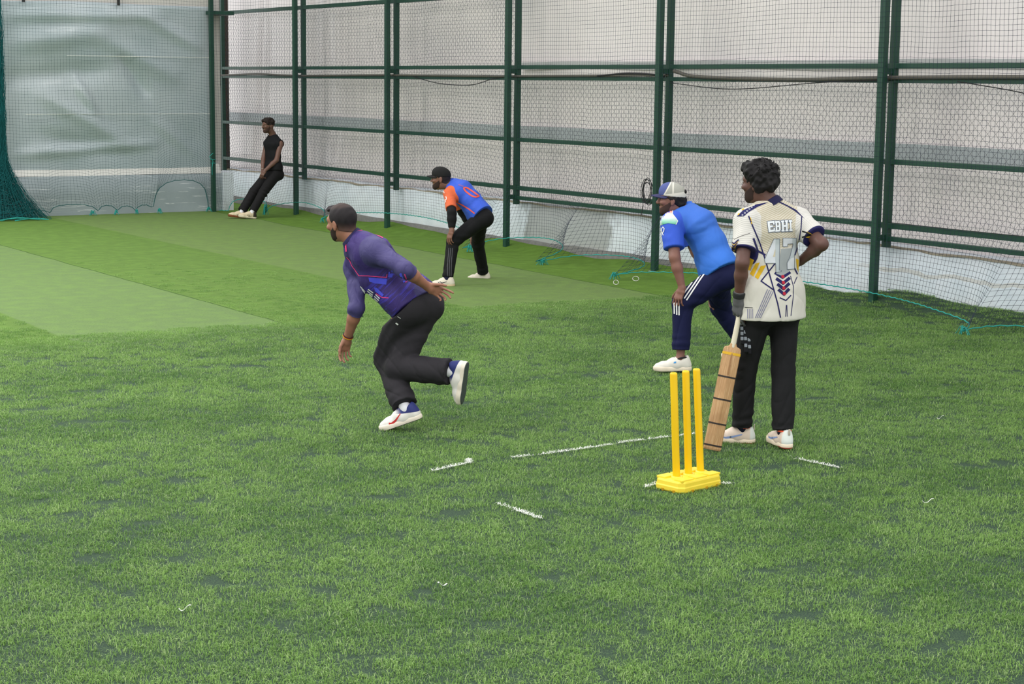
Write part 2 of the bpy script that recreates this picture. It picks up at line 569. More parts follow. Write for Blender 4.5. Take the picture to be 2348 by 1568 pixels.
def back_plinth():
    xs = np.arange(-4, 12.14, 0.12)
    j = 0.006 * noise2(xs * 7, xs * 0, 51, 2)
    P = np.stack([np.stack([xs, BY + 0 * xs, -0.05 + 0 * xs], -1), np.stack([xs, BY + j, 0.3 + 0 * xs], -1), np.stack([xs, BY + j, 0.632 + j], -1),
                  np.stack([xs, BY + 0.03 + 0 * xs, 0.64 + j], -1), np.stack([xs, BY + 0.34 + 0 * xs, 0.65 + 0 * xs], -1)], 1)
    n = NT('back_plinth_paint')
    p = n.pos()
    c = n.mix(n.noise(p, 2.5, 4, 0.6), lin((138, 150, 154)), lin((162, 172, 175)))
    sc = n.math('LESS_THAN', n.math('ABSOLUTE', n.math('SUBTRACT', n.noise(n.scalev(p, (0.5, 1, 14)), 1.6, 3), 0.62)), 0.012)
    c = n.mix(n.math('MULTIPLY', sc, 0.6), c, lin((222, 226, 226)))
    n.bump(n.noise(p, 30, 4), 0.3, 0.01)
    return mesh_obj('plinth', P.reshape(-1, 3), grid_faces(len(xs), 5), n.done(c, 0.7, 0.3), wall_back)


back_plinth()
xs_ = np.arange(-4, 12.06, 0.15)
jj = 0.008 * noise2(xs_ * 4, xs_ * 0, 57, 2)
Vl = np.stack([np.stack([xs_, BY + 0.012 + 0 * xs_, 0.640 + jj], -1), np.stack([xs_, BY + 0.045 + 0 * xs_, 0.675 + jj], -1), np.stack([xs_, BY + 0.085 + 0 * xs_, 0.74 + jj], -1), np.stack([xs_, BY + 0.14 + 0 * xs_, 0.80 + jj], -1)], 1)
mesh_obj('bright_ledge_strip', Vl.reshape(-1, 3), grid_faces(len(xs_), 4), plain('lit_ledge_cream', (212, 211, 206), 0.8, 0.2, 0.04, 8), wall_back, smooth=True)  # added cream strip, tilted up so the ledge looks brightly lit
# the end of that plinth seen from the side
v, f = bevel_box((12.06, BY - 0.02, -0.02), (12.26, BY + 0.34, 0.66), 0.015)
mesh_obj('plinth_end', v, f, plinth_mat, wall_back)

ps = NT('plastic_sheet')
_p = ps.pos()
_c = ps.mix(ps.step(ps.noise(_p, 0.8, 3), 0.3, 0.7), lin((160, 174, 178)), lin((178, 188, 192)))
ps.b.inputs['Coat Weight'].default_value = 0.6
ps.b.inputs['Coat Roughness'].default_value = 0.12
plastic_mat = ps.done(_c, 0.3, 0.5)
xs = np.arange(2.0, 11.92, 0.05); zs = np.arange(0.700, 3.441, 0.0505)
BXg, BZg = np.meshgrid(xs, zs, indexing='ij')


def ridge(ax, az, bx, bz, w, amp):
    dx, dz = bx - ax, bz - az
    t = np.clip(((BXg - ax) * dx + (BZg - az) * dz) / (dx * dx + dz * dz), 0, 1)
    d2 = (BXg - ax - t * dx) ** 2 + (BZg - az - t * dz) ** 2
    return amp * np.exp(-d2 / (w * w)) * np.sin(np.pi * np.clip(t, 0.02, .98)) ** 0.5


wr = 0.022 * noise2(BXg * 1.6, BZg * 2.2, 61, 3) + 0.008 * noise2(BXg * 5 + BZg * 3, BZg * 6 - BXg * 2, 62, 2)
for a in [(8.5, 3.2, 11.0, 3.25, .10, .05), (8.4, 2.2, 10.2, 2.35, .16, -.05), (9.0, 1.95, 10.4, 1.15, .12, .05), (8.6, 2.75, 10.2, 3.0, .18, .06),
          (9.9, 2.9, 11.4, 2.2, .14, .045), (10.3, 2.65, 10.8, 1.9, .10, -.05), (8.6, 1.0, 10.9, 1.15, .08, .045), (8.9, 1.3, 10.3, 1.0, .14, -.04),
          (10.8, 1.6, 11.7, .9, .10, .03), (9.5, 2.3, 9.9, 1.6, .08, .05), (6, 3, 8, 1.5, .2, .05), (5, 1.2, 8, 1.0, .15, .04), (10.6, 3.3, 11.8, 2.7, .10, .04)]:
    wr = wr + ridge(*a[:5], a[5] * 1.6)
wr = wr * (1 - sstep(BXg, 11.7, 11.92)) * (0.35 + 0.65 * sstep(BZg, 0.68, 0.95)) + 0.02 * (1 - sstep(BZg, 0.55, 1.05)) ** 1.3
topz = BZg + np.where(BZg > 3.39, 0.03 * noise2(BXg * 2.5, 0 * BXg, 71, 2), 0)
sheet = mesh_obj('plastic_sheet', np.stack([BXg, BY + 0.10 - wr, topz], -1).reshape(-1, 3), grid_faces(len(xs), len(zs)), plastic_mat, smooth=True)
sheet.modifiers.new('s', 'SOLIDIFY').thickness = 0.004
tag(sheet, 'large wrinkled translucent plastic sheet hung over the far end wall', 'plastic sheet')
wire_mat = plain('white_wire', (232, 232, 226), 0.5, 0.4, 0.05)
for z, x0, x1 in ((2.575, 9.4, 11.9), (1.635, 8.7, 11.9)):
    tube_obj('seam_cord', [(x0, BY + 0.03, z), ((x0 + x1) / 2, BY + 0.02, z + 0.006), (x1, BY + 0.03, z + 0.012)], 0.0045, wire_mat, sheet, 6, 20)
dark_mat = plain('dark_metal', (44, 42, 42), 0.6, 0.4)
for x in (8.72, 10.29):
    box('hanger', (x - 0.022, BY + 0.02, 3.40), (x + 0.022, BY + 0.05, 4.3), dark_mat, sheet, 0.004)
box('header_board', (2, BY + 0.13, 3.36), (11.9, BY + 0.16, 4.4), plain('header_paint', (208, 204, 198), 0.6, 0.3, 0.05), sheet, 0.005)

# ---- green steel frame: front posts, back posts, rails
gs = NT('green_paint')
_p = gs.pos(); _x, _y, _z = gs.xyz(_p)
_c = gs.mix(gs.noise(_p, 7, 4, 0.6), lin((22, 58, 45)), lin((33, 76, 59)))
_chip = gs.math('MULTIPLY', gs.step(gs.noise(_p, 60, 2, 0.6), 0.74, 0.76), gs.math('SUBTRACT', 1.0, gs.step(_z, 0.4, 0.9)))
_c = gs.mix(_chip, _c, lin((190, 198, 196)))
green_mat = gs.done(_c, 0.45, 0.4)
FXP, BXP = 12.65, 12.805
POST_Y = [25.88, 22.78, 19.48, 16.22, 12.60, 9.2, 5.9]
frame = empty('steel_frame', (12.7, 16.0, 0))
frame.location = (0, 0, 0)
tag(frame, 'dark green steel post and rail frame along the side wall', 'fence frame')
for y in POST_Y:
    v, f = bevel_box((FXP - 0.035, y - 0.037, -0.02), (FXP + 0.035, y + 0.037, 6.0), 0.008)
    mesh_obj('post', v, f, green_mat, frame)
    v, f = bevel_box((BXP - 0.033, y - 0.037, 0.60), (BXP + 0.033, y + 0.037, 6.0), 0.006)
    mesh_obj('back_post', v, f, green_mat, frame)
    for z in (0.70, 2.37):
        box('spacer', (FXP + 0.03, y - 0.022, z - 0.03), (BXP - 0.03, y + 0.022, z + 0.03), green_mat, frame, 0.003)
    box('base_plate', (FXP - 0.055, y - 0.055, 0.0), (FXP + 0.055, y + 0.055, 0.016), plain('galvanised', (130, 140, 136), 0.5, 0.5, 0.2, 30), frame, 0.003)
v, f = bevel_box((BXP - 0.033, 29.10, 0.6), (BXP + 0.033, 29.17, 6.0), 0.006)
mesh_obj('back_post', v, f, green_mat, frame)
v, f = bevel_box((12.86, 29.22, 0.6), (12.96, 29.32, 6.0), 0.006)
mesh_obj('back_post', v, f, plain('brown_post', (70, 62, 54), 0.7, 0.3), frame)
RAILS = [(3.40, 0.03, 19.48, 31.0), (2.425, 0.026, 4.5, 31.0), (2.28, 0.024, 4.5, 31.0), (1.468, 0.026, 4.5, 31.0), (0.822, 0.028, 4.5, 31.0), (0.690, 0.024, 4.5, 19.48)]
for z, h, y0, y1 in RAILS:
    cuts = [y1] + [p for p in [29.13] + POST_Y if y0 < p < y1] + [y0]
    for a, b in zip(cuts[:-1], cuts[1:]):
        box('rail', (BXP - 0.03, b + 0.03 if b != y0 else b, z - h), (BXP + 0.026, a - 0.03 if a != y1 else a, z + h), green_mat, frame, 0.005)
# corner post of the end wall
v, f = bevel_box((11.80, BY - 0.17, -0.01), (11.87, BY - 0.10, 6.0), 0.008)
cp = mesh_obj('corner_post', v, f, green_mat)
cp_b = tag(cp, 'green corner post where the two nets meet', 'post')
box('rear_upright', (12.20, 28.05, 0.6), (12.29, 28.14, 6.0), plain('dark_green_post', (34, 52, 44), 0.6, 0.3), cp, 0.005)
box('brace', (11.84, BY - 0.15, 3.30), (12.25, BY + 0.62, 3.36), green_mat, cp, 0.004)
tube_obj('tie_rod', [(11.9, BY + 0.3, 2.2), (11.95, BY + 0.4, 2.8), (12.05, BY + 0.6, 3.4)], 0.012, dark_mat, cp, 6, 12)

# ---- chain link behind the frame
link_mat = plain('chain_link_wire', (92, 88, 92), 0.5, 0.5, 0.15, 40, 0, 0.4)
link = empty('chain_link_fence')
tag(link, 'grey diamond chain-link mesh fixed behind the green frame', 'wire fence')


def chain_panel(y0, y1, z0, z1):
    d = 0.097
    ny = int((y1 - y0) / (d / 2)); nz = int((z1 - z0) / (d / 2))
    ny -= ny % 2
    X0 = BXP + 0.045
    yy = y0 + np.arange(ny + 1) * (y1 - y0) / ny
    lines = []
    k = np.arange(nz + 1)
    zz = z0 + k * (z1 - z0) / nz
    for j in range(0, ny, 2):                       # each wire zigzags down the panel
        y = yy[j] + np.where(k % 2 == 0, 0.0, 1.0) * (yy[1] - yy[0]) * 1.0
        lines.append(np.stack([X0 + 0.004 * np.where(k % 2, 1, -1), y, zz], -1))
        y = yy[j] + (yy[1] - yy[0]) * 2 - np.where(k % 2 == 0, 0.0, 1.0) * (yy[1] - yy[0])
        lines.append(np.stack([X0 + 0.004 * np.where(k % 2, 1, -1), y, zz], -1))
    P = np.stack(lines)
    P[:, :, 1] += 0.012 * noise2(P[:, :, 1] * 3, P[:, :, 2] * 3, 81, 2)
    P[:, :, 2] += 0.012 * noise2(P[:, :, 1] * 2, P[:, :, 2] * 3, 82, 2)
    V, Q = tubes(P, 0.0018, (1, 0, 0), 3)
    o = mesh_obj('wire_mesh', V, Q, link_mat, link)
    tag(o, kind='stuff')


_py = [29.1] + POST_Y
for a, b in zip(_py[:-1], _py[1:]):
    chain_panel(b, a, 0.66, 3.38 if b > 19 else 2.27)

# ---- safety nets with scalloped bottom ropes
net_mat = plain('net_twine', (46, 54, 70), 0.7, 0.2, 0.15, 6)
net_mat_b = plain('net_twine_green', (30, 66, 66), 0.7, 0.2, 0.15, 6)
rope_mat = plain('teal_rope', (44, 150, 140), 0.6, 0.3, 0.25, 60, 0.002)
rope_dark = plain('dark_teal_rope', (26, 86, 86), 0.6, 0.3, 0.25, 60, 0.002)


def make_net(name, path, ties, ztop, mat, rmat, inward, label, seed, rad=0.0016, peaks=None, cell=0.05):
    """path: polyline in plan; ties: (arc length, pull inwards, z); peaks: height of the rope midway to the next tie"""
    path = np.asarray(path, float)
    seg = np.linalg.norm(np.diff(path, axis=0), axis=1); cum = np.concatenate([[0], np.cumsum(seg)])
    L = cum[-1]
    s = np.linspace(0, L, int(L / cell) + 1)
    px = np.interp(s, cum, path[:, 0]); py = np.interp(s, cum, path[:, 1])
    nrm = np.stack([np.interp(s, cum, np.linspace(inward[0][0], inward[1][0], len(cum))), np.interp(s, cum, np.linspace(inward[0][1], inward[1][1], len(cum)))], -1)
    nrm /= np.linalg.norm(nrm, axis=1, keepdims=True)
    # bottom rope height and inward pull
    zb = np.zeros_like(s); pull = np.zeros_like(s); gather = np.zeros_like(s)
    tt = [t[0] for t in ties]
    for i in range(len(tt) - 1):
        m = (s >= tt[i]) & (s <= tt[i + 1])
        u = (s[m] - tt[i]) / (tt[i + 1] - tt[i])
        arch = (4 * u * (1 - u)) ** 0.55
        zb[m] = ties[i][2] * (1 - u) + ties[i + 1][2] * u + peaks[i] * arch
        pull[m] = (ties[i][1] * (1 - u) + ties[i + 1][1] * u) * (1 - arch)
    m = s < tt[0]; zb[m] = ties[0][2]; pull[m] = ties[0][1] * np.exp(-(tt[0] - s[m]) * 2.0)
    m = s > tt[-1]; zb[m] = ties[-1][2]; pull[m] = ties[-1][1] * np.exp(-(s[m] - tt[-1]) * 2.0)
    nz = int(ztop / cell)
    k = np.arange(nz + 1) / nz
    S, Kk = np.meshgrid(s, k, indexing='ij')
    w = (1 - Kk) ** 4.5                               # only the lower part follows the rope
    wpull = np.clip(1 - Kk * ztop / 0.95, 0, 1) ** 1.4
    Z = Kk * ztop + zb[:, None] * w
    # gather towards the ties near the floor
    g = np.zeros_like(S)
    for t in tt:
        d = S - t
        g -= d * np.exp(-(d / 0.38) ** 2) * 0.72 * np.clip(1 - Kk * ztop / 0.75, 0, 1) ** 2
    wav = 0.034 * noise2(S * 1.5, Kk * ztop * 1.4, seed, 3)
    Z = Z + (0.034 * noise2(S * 1.9, Kk * ztop * 1.1, seed + 1, 3)) * np.clip(Kk * 6, 0, 1)
    Z += 0.0011 * rng.normal(size=Z.shape) * np.clip(Kk * 6, 0, 1)
    Sg = S + g + 0.022 * noise2(S * 2.2, Kk * 5, seed + 2, 3) + 0.001 * rng.normal(size=S.shape)
    X = np.interp(Sg, cum, path[:, 0]); Y = np.interp(Sg, cum, path[:, 1])
    off = pull[:, None] * wpull + wav * np.clip(Kk * 5, .2, 1)
    X = X + nrm[:, 0:1] * off; Y = Y + nrm[:, 1:2] * off
    P = np.stack([X, Y, np.maximum(Z, 0.01)], -1)
    nn = (nrm[len(nrm) // 2][0], nrm[len(nrm) // 2][1], 0.01)
    V1, Q1 = tubes(P, rad, nn, 3)                    # uprights
    V2, Q2 = tubes(np.swapaxes(P, 0, 1), rad, nn, 3)
    # knots at the crossings: small bipyramids
    nx = np.array([nn[0], nn[1], 0.0]); nx /= np.linalg.norm(nx); ny = np.array([-nx[1], nx[0], 0]); nzv = np.array([0, 0, 1.0])
    C = P[(rng.uniform(0, 1, P.shape[:2]) < .97)].reshape(-1, 3)
    kr = rad * 2.7
    K = np.stack([C + nx * kr, C + ny * kr, C + nzv * kr, C - ny * kr, C - nzv * kr], 1).reshape(-1, 3)
    b0 = (np.arange(len(C)) * 5)[:, None]
    KQ = np.concatenate([b0 + np.array([[0, i, j, j]]) for i, j in ((1, 2), (2, 3), (3, 4), (4, 1))])
    net = mesh_obj(name, np.vstack([V1, V2]), np.vstack([Q1, Q2 + len(V1)]), mat)
    kn = bpy.data.meshes.new('knots')
    kf = KQ[:, :3].astype(np.int32)
    kn.vertices.add(len(K)); kn.vertices.foreach_set('co', K.astype(np.float32).ravel())
    kn.loops.add(kf.size); kn.loops.foreach_set('vertex_index', kf.ravel())
    kn.polygons.add(len(kf)); kn.polygons.foreach_set('loop_start', np.arange(0, kf.size, 3, dtype=np.int32)); kn.polygons.foreach_set('loop_total', np.full(len(kf), 3, np.int32))
    kn.update(calc_edges=True); kn.materials.append(mat)
    ko = bpy.data.objects.new('knots', kn); COL.objects.link(ko); ko.parent = net; ko['kind'] = 'stuff'
    tag(net, label, 'net')
    # bottom rope, wound through the meshes
    B = P[:, 0, :].copy()
    j = np.arange(len(B))
    B[:, 2] += 0.004 * np.where(j % 2, 1, -1)
    V, Q = tubes(B[None], 0.0062, (0.1, 0.1, 1), 6)
    mesh_obj('rope', V, Q, rmat, net, smooth=True)
    return net, P


def tie_knot(parent, p, rmat, seed, h=0.12, spread=0.10, n=9):
    """frayed ends of a rope knot at a tie point"""
    g = np.random.default_rng(seed)
    p = np.asarray(p, float)
    V, Q = [], []
    off = 0
    for i in range(n):
        a = g.uniform(0, 6.283); d = np.array([math.cos(a), math.sin(a), 0]) * g.uniform(.3, 1) * spread
        q = rope_pts([p + (0, 0, h * .5), p + d * .4 + (0, 0, h * g.uniform(.6, 1)), p + d * .8 + (0, 0, h * .35), p + d * 1.1 + (0, 0, 0.006)], 12)
        v, f = tubes(q[None], 0.0042, (0.2, 0.9, 0.3), 4)
        V.append(v); Q.append(f + off); off += len(v)
    # wound knot
    for i in range(3):
        a = np.linspace(0, 6.283, 14)
        q = np.stack([p[0] + 0.016 * np.cos(a), p[1] + 0.016 * np.sin(a), p[2] + h * (0.45 + 0.12 * i) + 0.006 * np.sin(a + i)], -1)
        v, f = tubes(q[None], 0.006, (0.1, 0.1, 1), 5)
        V.append(v); Q.append(f + off); off += len(v)
    return mesh_obj('rope_tie', np.vstack(V), np.vstack(Q), rmat, parent, smooth=True)


NETX = 12.585
side_path = [(11.83, BY - 0.20), (12.62, 25.90), (NETX, 25.3), (NETX, 4.5)]
c0 = math.dist(side_path[0], side_path[1]); c1 = c0 + math.dist(side_path[1], side_path[2])
def arc(y): return c1 + (25.3 - y)
side_ties = [(0.32, 0.05, 0.03), (1.15, 0.12, 0.02), (arc(24.45), 0.2, 0.02), (arc(19.35), 0.80, 0.03), (arc(17.5), 0.95, 0.03), (arc(15.85), 0.98, 0.03),
             (arc(10.72), 0.78, 0.03), (arc(7.6), 0.7, 0.02), (arc(5.0), 0.6, 0.02)]
side_net, SP = make_net('safety_net', side_path, side_ties, 4.4, net_mat, rope_mat, ((-1, -0.25), (-1, 0)),
                        'dark square-mesh safety net hanging along the green side frame', 201,
                        peaks=[0.22, 0.23, 0.26, 0.20, 0.12, 0.13, 0.1, 0.1])
kx = [(0.32, 0.05), (1.15, 0.12)]
for i, (sv, pull, z) in enumerate(side_ties[1:-1]):
    j = int(round(sv / 0.05)); j = min(j, SP.shape[0] - 1)
    tie_knot(side_net, (SP[j, 0, 0], SP[j, 0, 1], 0.0), rope_mat, 300 + i, 0.10 if i > 0 else 0.2, 0.09 if i else 0.05)
back_path = [(2.4, BY - 0.17), (11.83, BY - 0.20)]
bx0 = 2.4
bt = [6.6, 8.96, 9.68, 10.08, 10.43, 10.82, 11.70]
back_ties = [(x - bx0, 0.03, 0.05) for x in bt]
back_net, BP = make_net('safety_net', back_path, back_ties, 4.4, net_mat_b, rope_dark, ((0, -1), (0, -1)),
                        'dark green safety net hanging in front of the plastic sheet', 231,
                        peaks=[0.1, 0.14, 0.11, 0.09, 0.1, 0.50], rad=0.0015)
for i, x in enumerate(bt[2:]):
    tie_knot(back_net, (x, BY - 0.22, 0.0), rope_mat, 330 + i, 0.10, 0.06, 7)
# short rope lashing on the corner post
q = [(11.79, BY - 0.2, 0.62), (11.78, BY - 0.22, 0.75), (11.80, BY - 0.21, 0.86), (11.74, BY - 0.22, 0.93), (11.81, BY - 0.2, 0.99)]
tube_obj('lashing', q, 0.006, rope_mat, back_net, 5, 30)
for z in (0.82, 0.88):
    a = np.linspace(0, 6.283, 20)
    tube_obj('lashing', np.stack([11.835 + .05 * np.cos(a), BY - .135 + .05 * np.sin(a), z + 0 * a], -1), 0.006, rope_mat, back_net, 5, raw=True)


# ---- bundled net at the left end: many bunched strands falling to a heap
def net_bundle():
    root = empty('net_bundle', (8.1, BY - 0.45, 0))
    tag(root, 'bunched teal net gathered into a heap at the far left edge', 'net')
    base = np.array([8.1, BY - 0.45, 0])
    g = np.random.default_rng(5)
    lines = []
    for i in range(520):
        a = g.uniform(-1, 1); b = g.uniform(-1, 1)
        zt = g.uniform(1.0, 4.2)
        k = np.linspace(0, 1, 22)
        spread = 0.10 + 0.62 * (1 - np.clip(k * zt / 1.05, 0, 1)) ** 1.6
        x = 8.12 + a * spread + 0.015 * np.sin(k * 40 + i) + 0.02 * np.sin(k * 13 + i * 2)
        y = BY - 0.42 + b * spread * 0.55 + 0.015 * np.cos(k * 33 + i)
        z = 0.012 + k * zt * (1 - 0.35 * abs(a) * (zt < 1.6))
        lines.append(np.stack([x, y, z], -1))
    for i in range(420):                              # cross strands of the bunched meshes
        z0 = g.uniform(0.02, 0.95) ** 1.2
        sp = 0.10 + 0.62 * (1 - min(1, z0 / 1.05)) ** 1.6
        th = np.linspace(0, g.uniform(.8, 2.5), 22) + g.uniform(0, 6.28)
        r = sp * g.uniform(.5, 1.02)
        lines.append(np.stack([8.12 + r * np.cos(th), BY - .42 + .55 * r * np.sin(th), z0 + .03 * np.sin(th * 7 + i) + .02], -1))
    V, Q = tubes(np.stack(lines), 0.0026, (0.2, 1, 0.1), 3)
    V[:, 1] = np.minimum(V[:, 1], BY - 0.06)
    V[:, 2] = np.maximum(V[:, 2], 0.004)
    o = mesh_obj('strands', V, Q, plain('teal_twine', (22, 92, 94), 0.7, 0.2, 0.3, 5), root, base=base)
    tag(o, kind='stuff')
    for k, (x0, x1) in enumerate(((8.0, 8.72), (7.9, 8.6), (8.2, 8.75))):
        q = [(x0, BY - .80 - .03 * k, .012), ((x0 * 2 + x1) / 3, BY - .84, .06 - .015 * k), ((x0 + 2 * x1) / 3, BY - .85 + .03 * k, .035), (x1, BY - .82, .012)]
        tube_obj('rope', q, 0.007, rope_mat, root, 6, 30, base=base)
    return root


net_bundle()

# ---- cables lying along the second rail, and a coil on a post
cab_mat = plain('cable_grey', (92, 88, 80), 0.6, 0.3, 0.2, 12)
cab_dark = plain('cable_dark', (40, 38, 38), 0.6, 0.3, 0.2, 12)


def cable(name, pts, r, mat, label):
    o = tube_obj(name, pts, r, mat, None, 7, 160)
    return tag(o, label, 'cable')


zc = 2.28 + 0.024
cable('cable', [(BXP - .035, 29.4, zc - .01), (BXP - .04, 27.6, zc + .02), (BXP - .04, 26, zc - .005), (BXP - .04, 23, zc + .01), (BXP - .04, 20, zc + .0), (BXP - .04, 16.2, zc + .022)], 0.016, cab_mat,
      'grey cable lying on the second rail over the far bays')
cable('cable', [(BXP - .04, 22.4, zc + .02), (BXP - .045, 21.5, zc - .10), (BXP - .045, 20.6, zc - .12), (BXP - .04, 20.0, zc - .03), (BXP - .04, 19.4, zc + .012)], 0.006, cab_dark,
      'thin dark cable sagging below the second rail over the third bay')
cable('cable', [(BXP - .05, 17.6, zc + .01), (BXP - .05, 17.0, zc + .04), (BXP - .05, 16.5, zc + .03), (BXP - .05, 16.25, zc + .01)], 0.013, cab_dark,
      'short dark cable end resting on the second rail left of a post')
cable('cable', [(BXP - .03, 16.1, zc + .07), (BXP - .05, 15.6, zc + .005), (BXP - .05, 14, zc - .02), (BXP - .05, 12.5, zc + .005), (BXP - .05, 10, zc + .015), (BXP - .05, 6, zc)], 0.022, cab_mat,
      'thick grey-brown cable bundle on the second rail over the near bays')
cable('cable', [(BXP - .055, 16.1, zc - .07), (BXP - .055, 15.0, zc - .13), (BXP - .055, 13.6, zc - .05), (BXP - .055, 12.6, zc - .02)], 0.005, cab_dark,
      'thin dark cable sagging below the second rail over the fifth bay')
cable('cable', [(BXP - .055, 11.7, zc - .03), (BXP - .06, 11.1, zc - .10), (BXP - .06, 10.4, zc - .19), (BXP - .06, 9.3, zc - .2)], 0.005, cab_dark,
      'thin dark cable slanting down from the second rail at the right edge')
cable('cable', [(BXP - .06, 12.5, .86), (BXP - .06, 11.0, .855), (BXP - .06, 9.2, .87)], 0.0035, cab_dark,
      'thin wire stretched just above the lower rail of the near bay')


def cable_coil():
    a = np.linspace(0, 6.283 * 5, 160)
    g = np.random.default_rng(3)
    R = 0.105 + 0.018 * np.sin(a * 0.37) + 0.012 * np.sin(a * 1.13)
    P = np.stack([FXP - 0.03 + 0.012 * np.sin(a * 0.9), 16.36 + R * np.cos(a) * 0.75 + .02 * np.sin(a * .21), 0.955 + R * np.sin(a) * 1.25], -1)
    P = np.vstack([P, [(FXP - .01, 16.46, .80), (FXP, 16.5, .66)]])
    o = tube_obj('cable_coil', P, 0.0045, cab_dark, None, 5, raw=True)
    return tag(o, 'coil of thin black cable hooked on a green post', 'cable')


cable_coil()
# two loose metal rings on the turf by the net
ring_mat = plain('ring_metal', (205, 205, 195), 0.3, 0.6, 0.1, 20, 0, 0.6)
for (rx, ry, r), lb in zip(((11.86, 15.55, 0.035), (11.44, 15.36, 0.028)), ('small metal ring lying alone on the turf near the net', 'small metal ring at the foot of a net tie')):
    a = np.linspace(0, 6.283, 24)
    o = tube_obj('metal_ring', np.stack([rx + r * np.cos(a), ry + r * np.sin(a), 0.03 + .022 * np.sin(a + .6)], -1), 0.004, ring_mat, None, 6, raw=True)
    tag(o, lb, 'ring')

# ---- painted crease marks: white-tipped tufts
white_mat = plain('line_paint', (232, 234, 226), 0.7, 0.2, 0.06, 80)


def crease(p0, p1, w, label, seed, gaps=(), dens=560):
    g = np.random.default_rng(seed)
    p0 = np.array(p0); p1 = np.array(p1)
    L = np.linalg.norm(p1 - p0); d = (p1 - p0) / L; q = np.array([-d[1], d[0]])
    V, F = [], []
    for i in range(int(dens * L)):
        t = g.uniform(0, 1); 
        if any(a < t < b for a, b in gaps) and g.uniform() < .85: continue
        if math.sin(t * L * 9 + seed) + math.sin(t * L * 31 + 2 * seed) < -1.1 and g.uniform() < .8: continue
        c = p0 + d * L * t + q * (g.normal(0, w * .15) + .012 * math.sin(t * L * 4 + seed))
        h = g.uniform(.012, .026); a = g.uniform(0, 6.283); ww = g.uniform(.0008, .0018)
        dx, dy = math.cos(a), math.sin(a); ln = h * g.uniform(.6, 1.3)
        k = len(V)
        V += [(c[0] - dy * ww, c[1] + dx * ww, .012), (c[0] + dy * ww, c[1] - dx * ww, .012), (c[0] + dx * ln * .6 + dy * ww, c[1] + dy * ln * .6 - dx * ww, h),
              (c[0] + dx * ln * .6 - dy * ww, c[1] + dy * ln * .6 + dx * ww, h), (c[0] + dx * ln * 1.3, c[1] + dy * ln * 1.3, h * .8)]
        F += [(k, k + 1, k + 2, k + 3), (k + 3, k + 2, k + 4)]
    o = mesh_obj('crease_line', V, F, white_mat)
    return tag(o, label, 'line marking')


crease((4.90, 8.29), (5.20, 8.36), .016, 'short white line end with a raised flap, left of the long crease', 1)
crease((5.20, 8.36), (5.245, 8.44), .016, 'white flap of tape sticking up at the end of the short line', 2, dens=1800)
crease((5.49, 8.363), (6.22, 8.378), .014, 'long thin white crease line between the bowler and the yellow stumps', 3)
crease((6.28, 8.379), (6.95, 8.39), .014, 'thin white crease line passing behind the yellow stumps up to the bat', 8)
crease((4.82, 7.45), (4.835, 7.08), .022, 'short thick white dash on the turf in front of the bowler', 4)
crease((6.955, 7.53), (6.99, 7.17), .014, 'white dash on the turf beside the batter', 5)
crease((5.71, 7.365), (5.84, 7.40), .016, 'white mark peeping out on the bowler side of the yellow stump base', 6)
crease((6.11, 7.245), (6.165, 7.17), .014, 'white mark peeping out on the batter side of the yellow stump base', 7)


def tape_scrap(x, y, a, L, label):
    d = np.array([math.cos(a), math.sin(a), 0]); n = np.array([-d[1], d[0], 0])
    V = []
    for i in range(9):
        t = i / 8
        c = np.array([x, y, .022]) + d * L * (t - .5) + n * .012 * math.sin(t * 3) + np.array([0, 0, .012 * math.sin(t * 5 + 1)])
        for sg, dz in ((-1, 0), (1, 0), (1, .002), (-1, .002)): V.append(c + n * sg * .0035 + (0, 0, dz))
    F = [(4 * i + j, 4 * i + (j + 1) % 4, 4 * i + 4 + (j + 1) % 4, 4 * i + 4 + j) for i in range(8) for j in range(4)] + [(0, 1, 2, 3), (35, 34, 33, 32)]
    tag(mesh_obj('tape_scrap', V, F, white_mat), label, 'scrap')


for a in ((2.683, 6.566, 2.6, .05, 'tiny white scrap on the turf near the lower left corner'), (3.782, 6.307, .2, .055, 'tiny white scrap on the turf below the short thick dash'),
          (6.811, 6.313, 2.5, .06, 'curved white scrap on the dark turf patch right of the stumps'), (8.651, 7.945, 2.2, .045, 'tiny white scrap on the turf far to the right of the batter')):
    tape_scrap(*a)


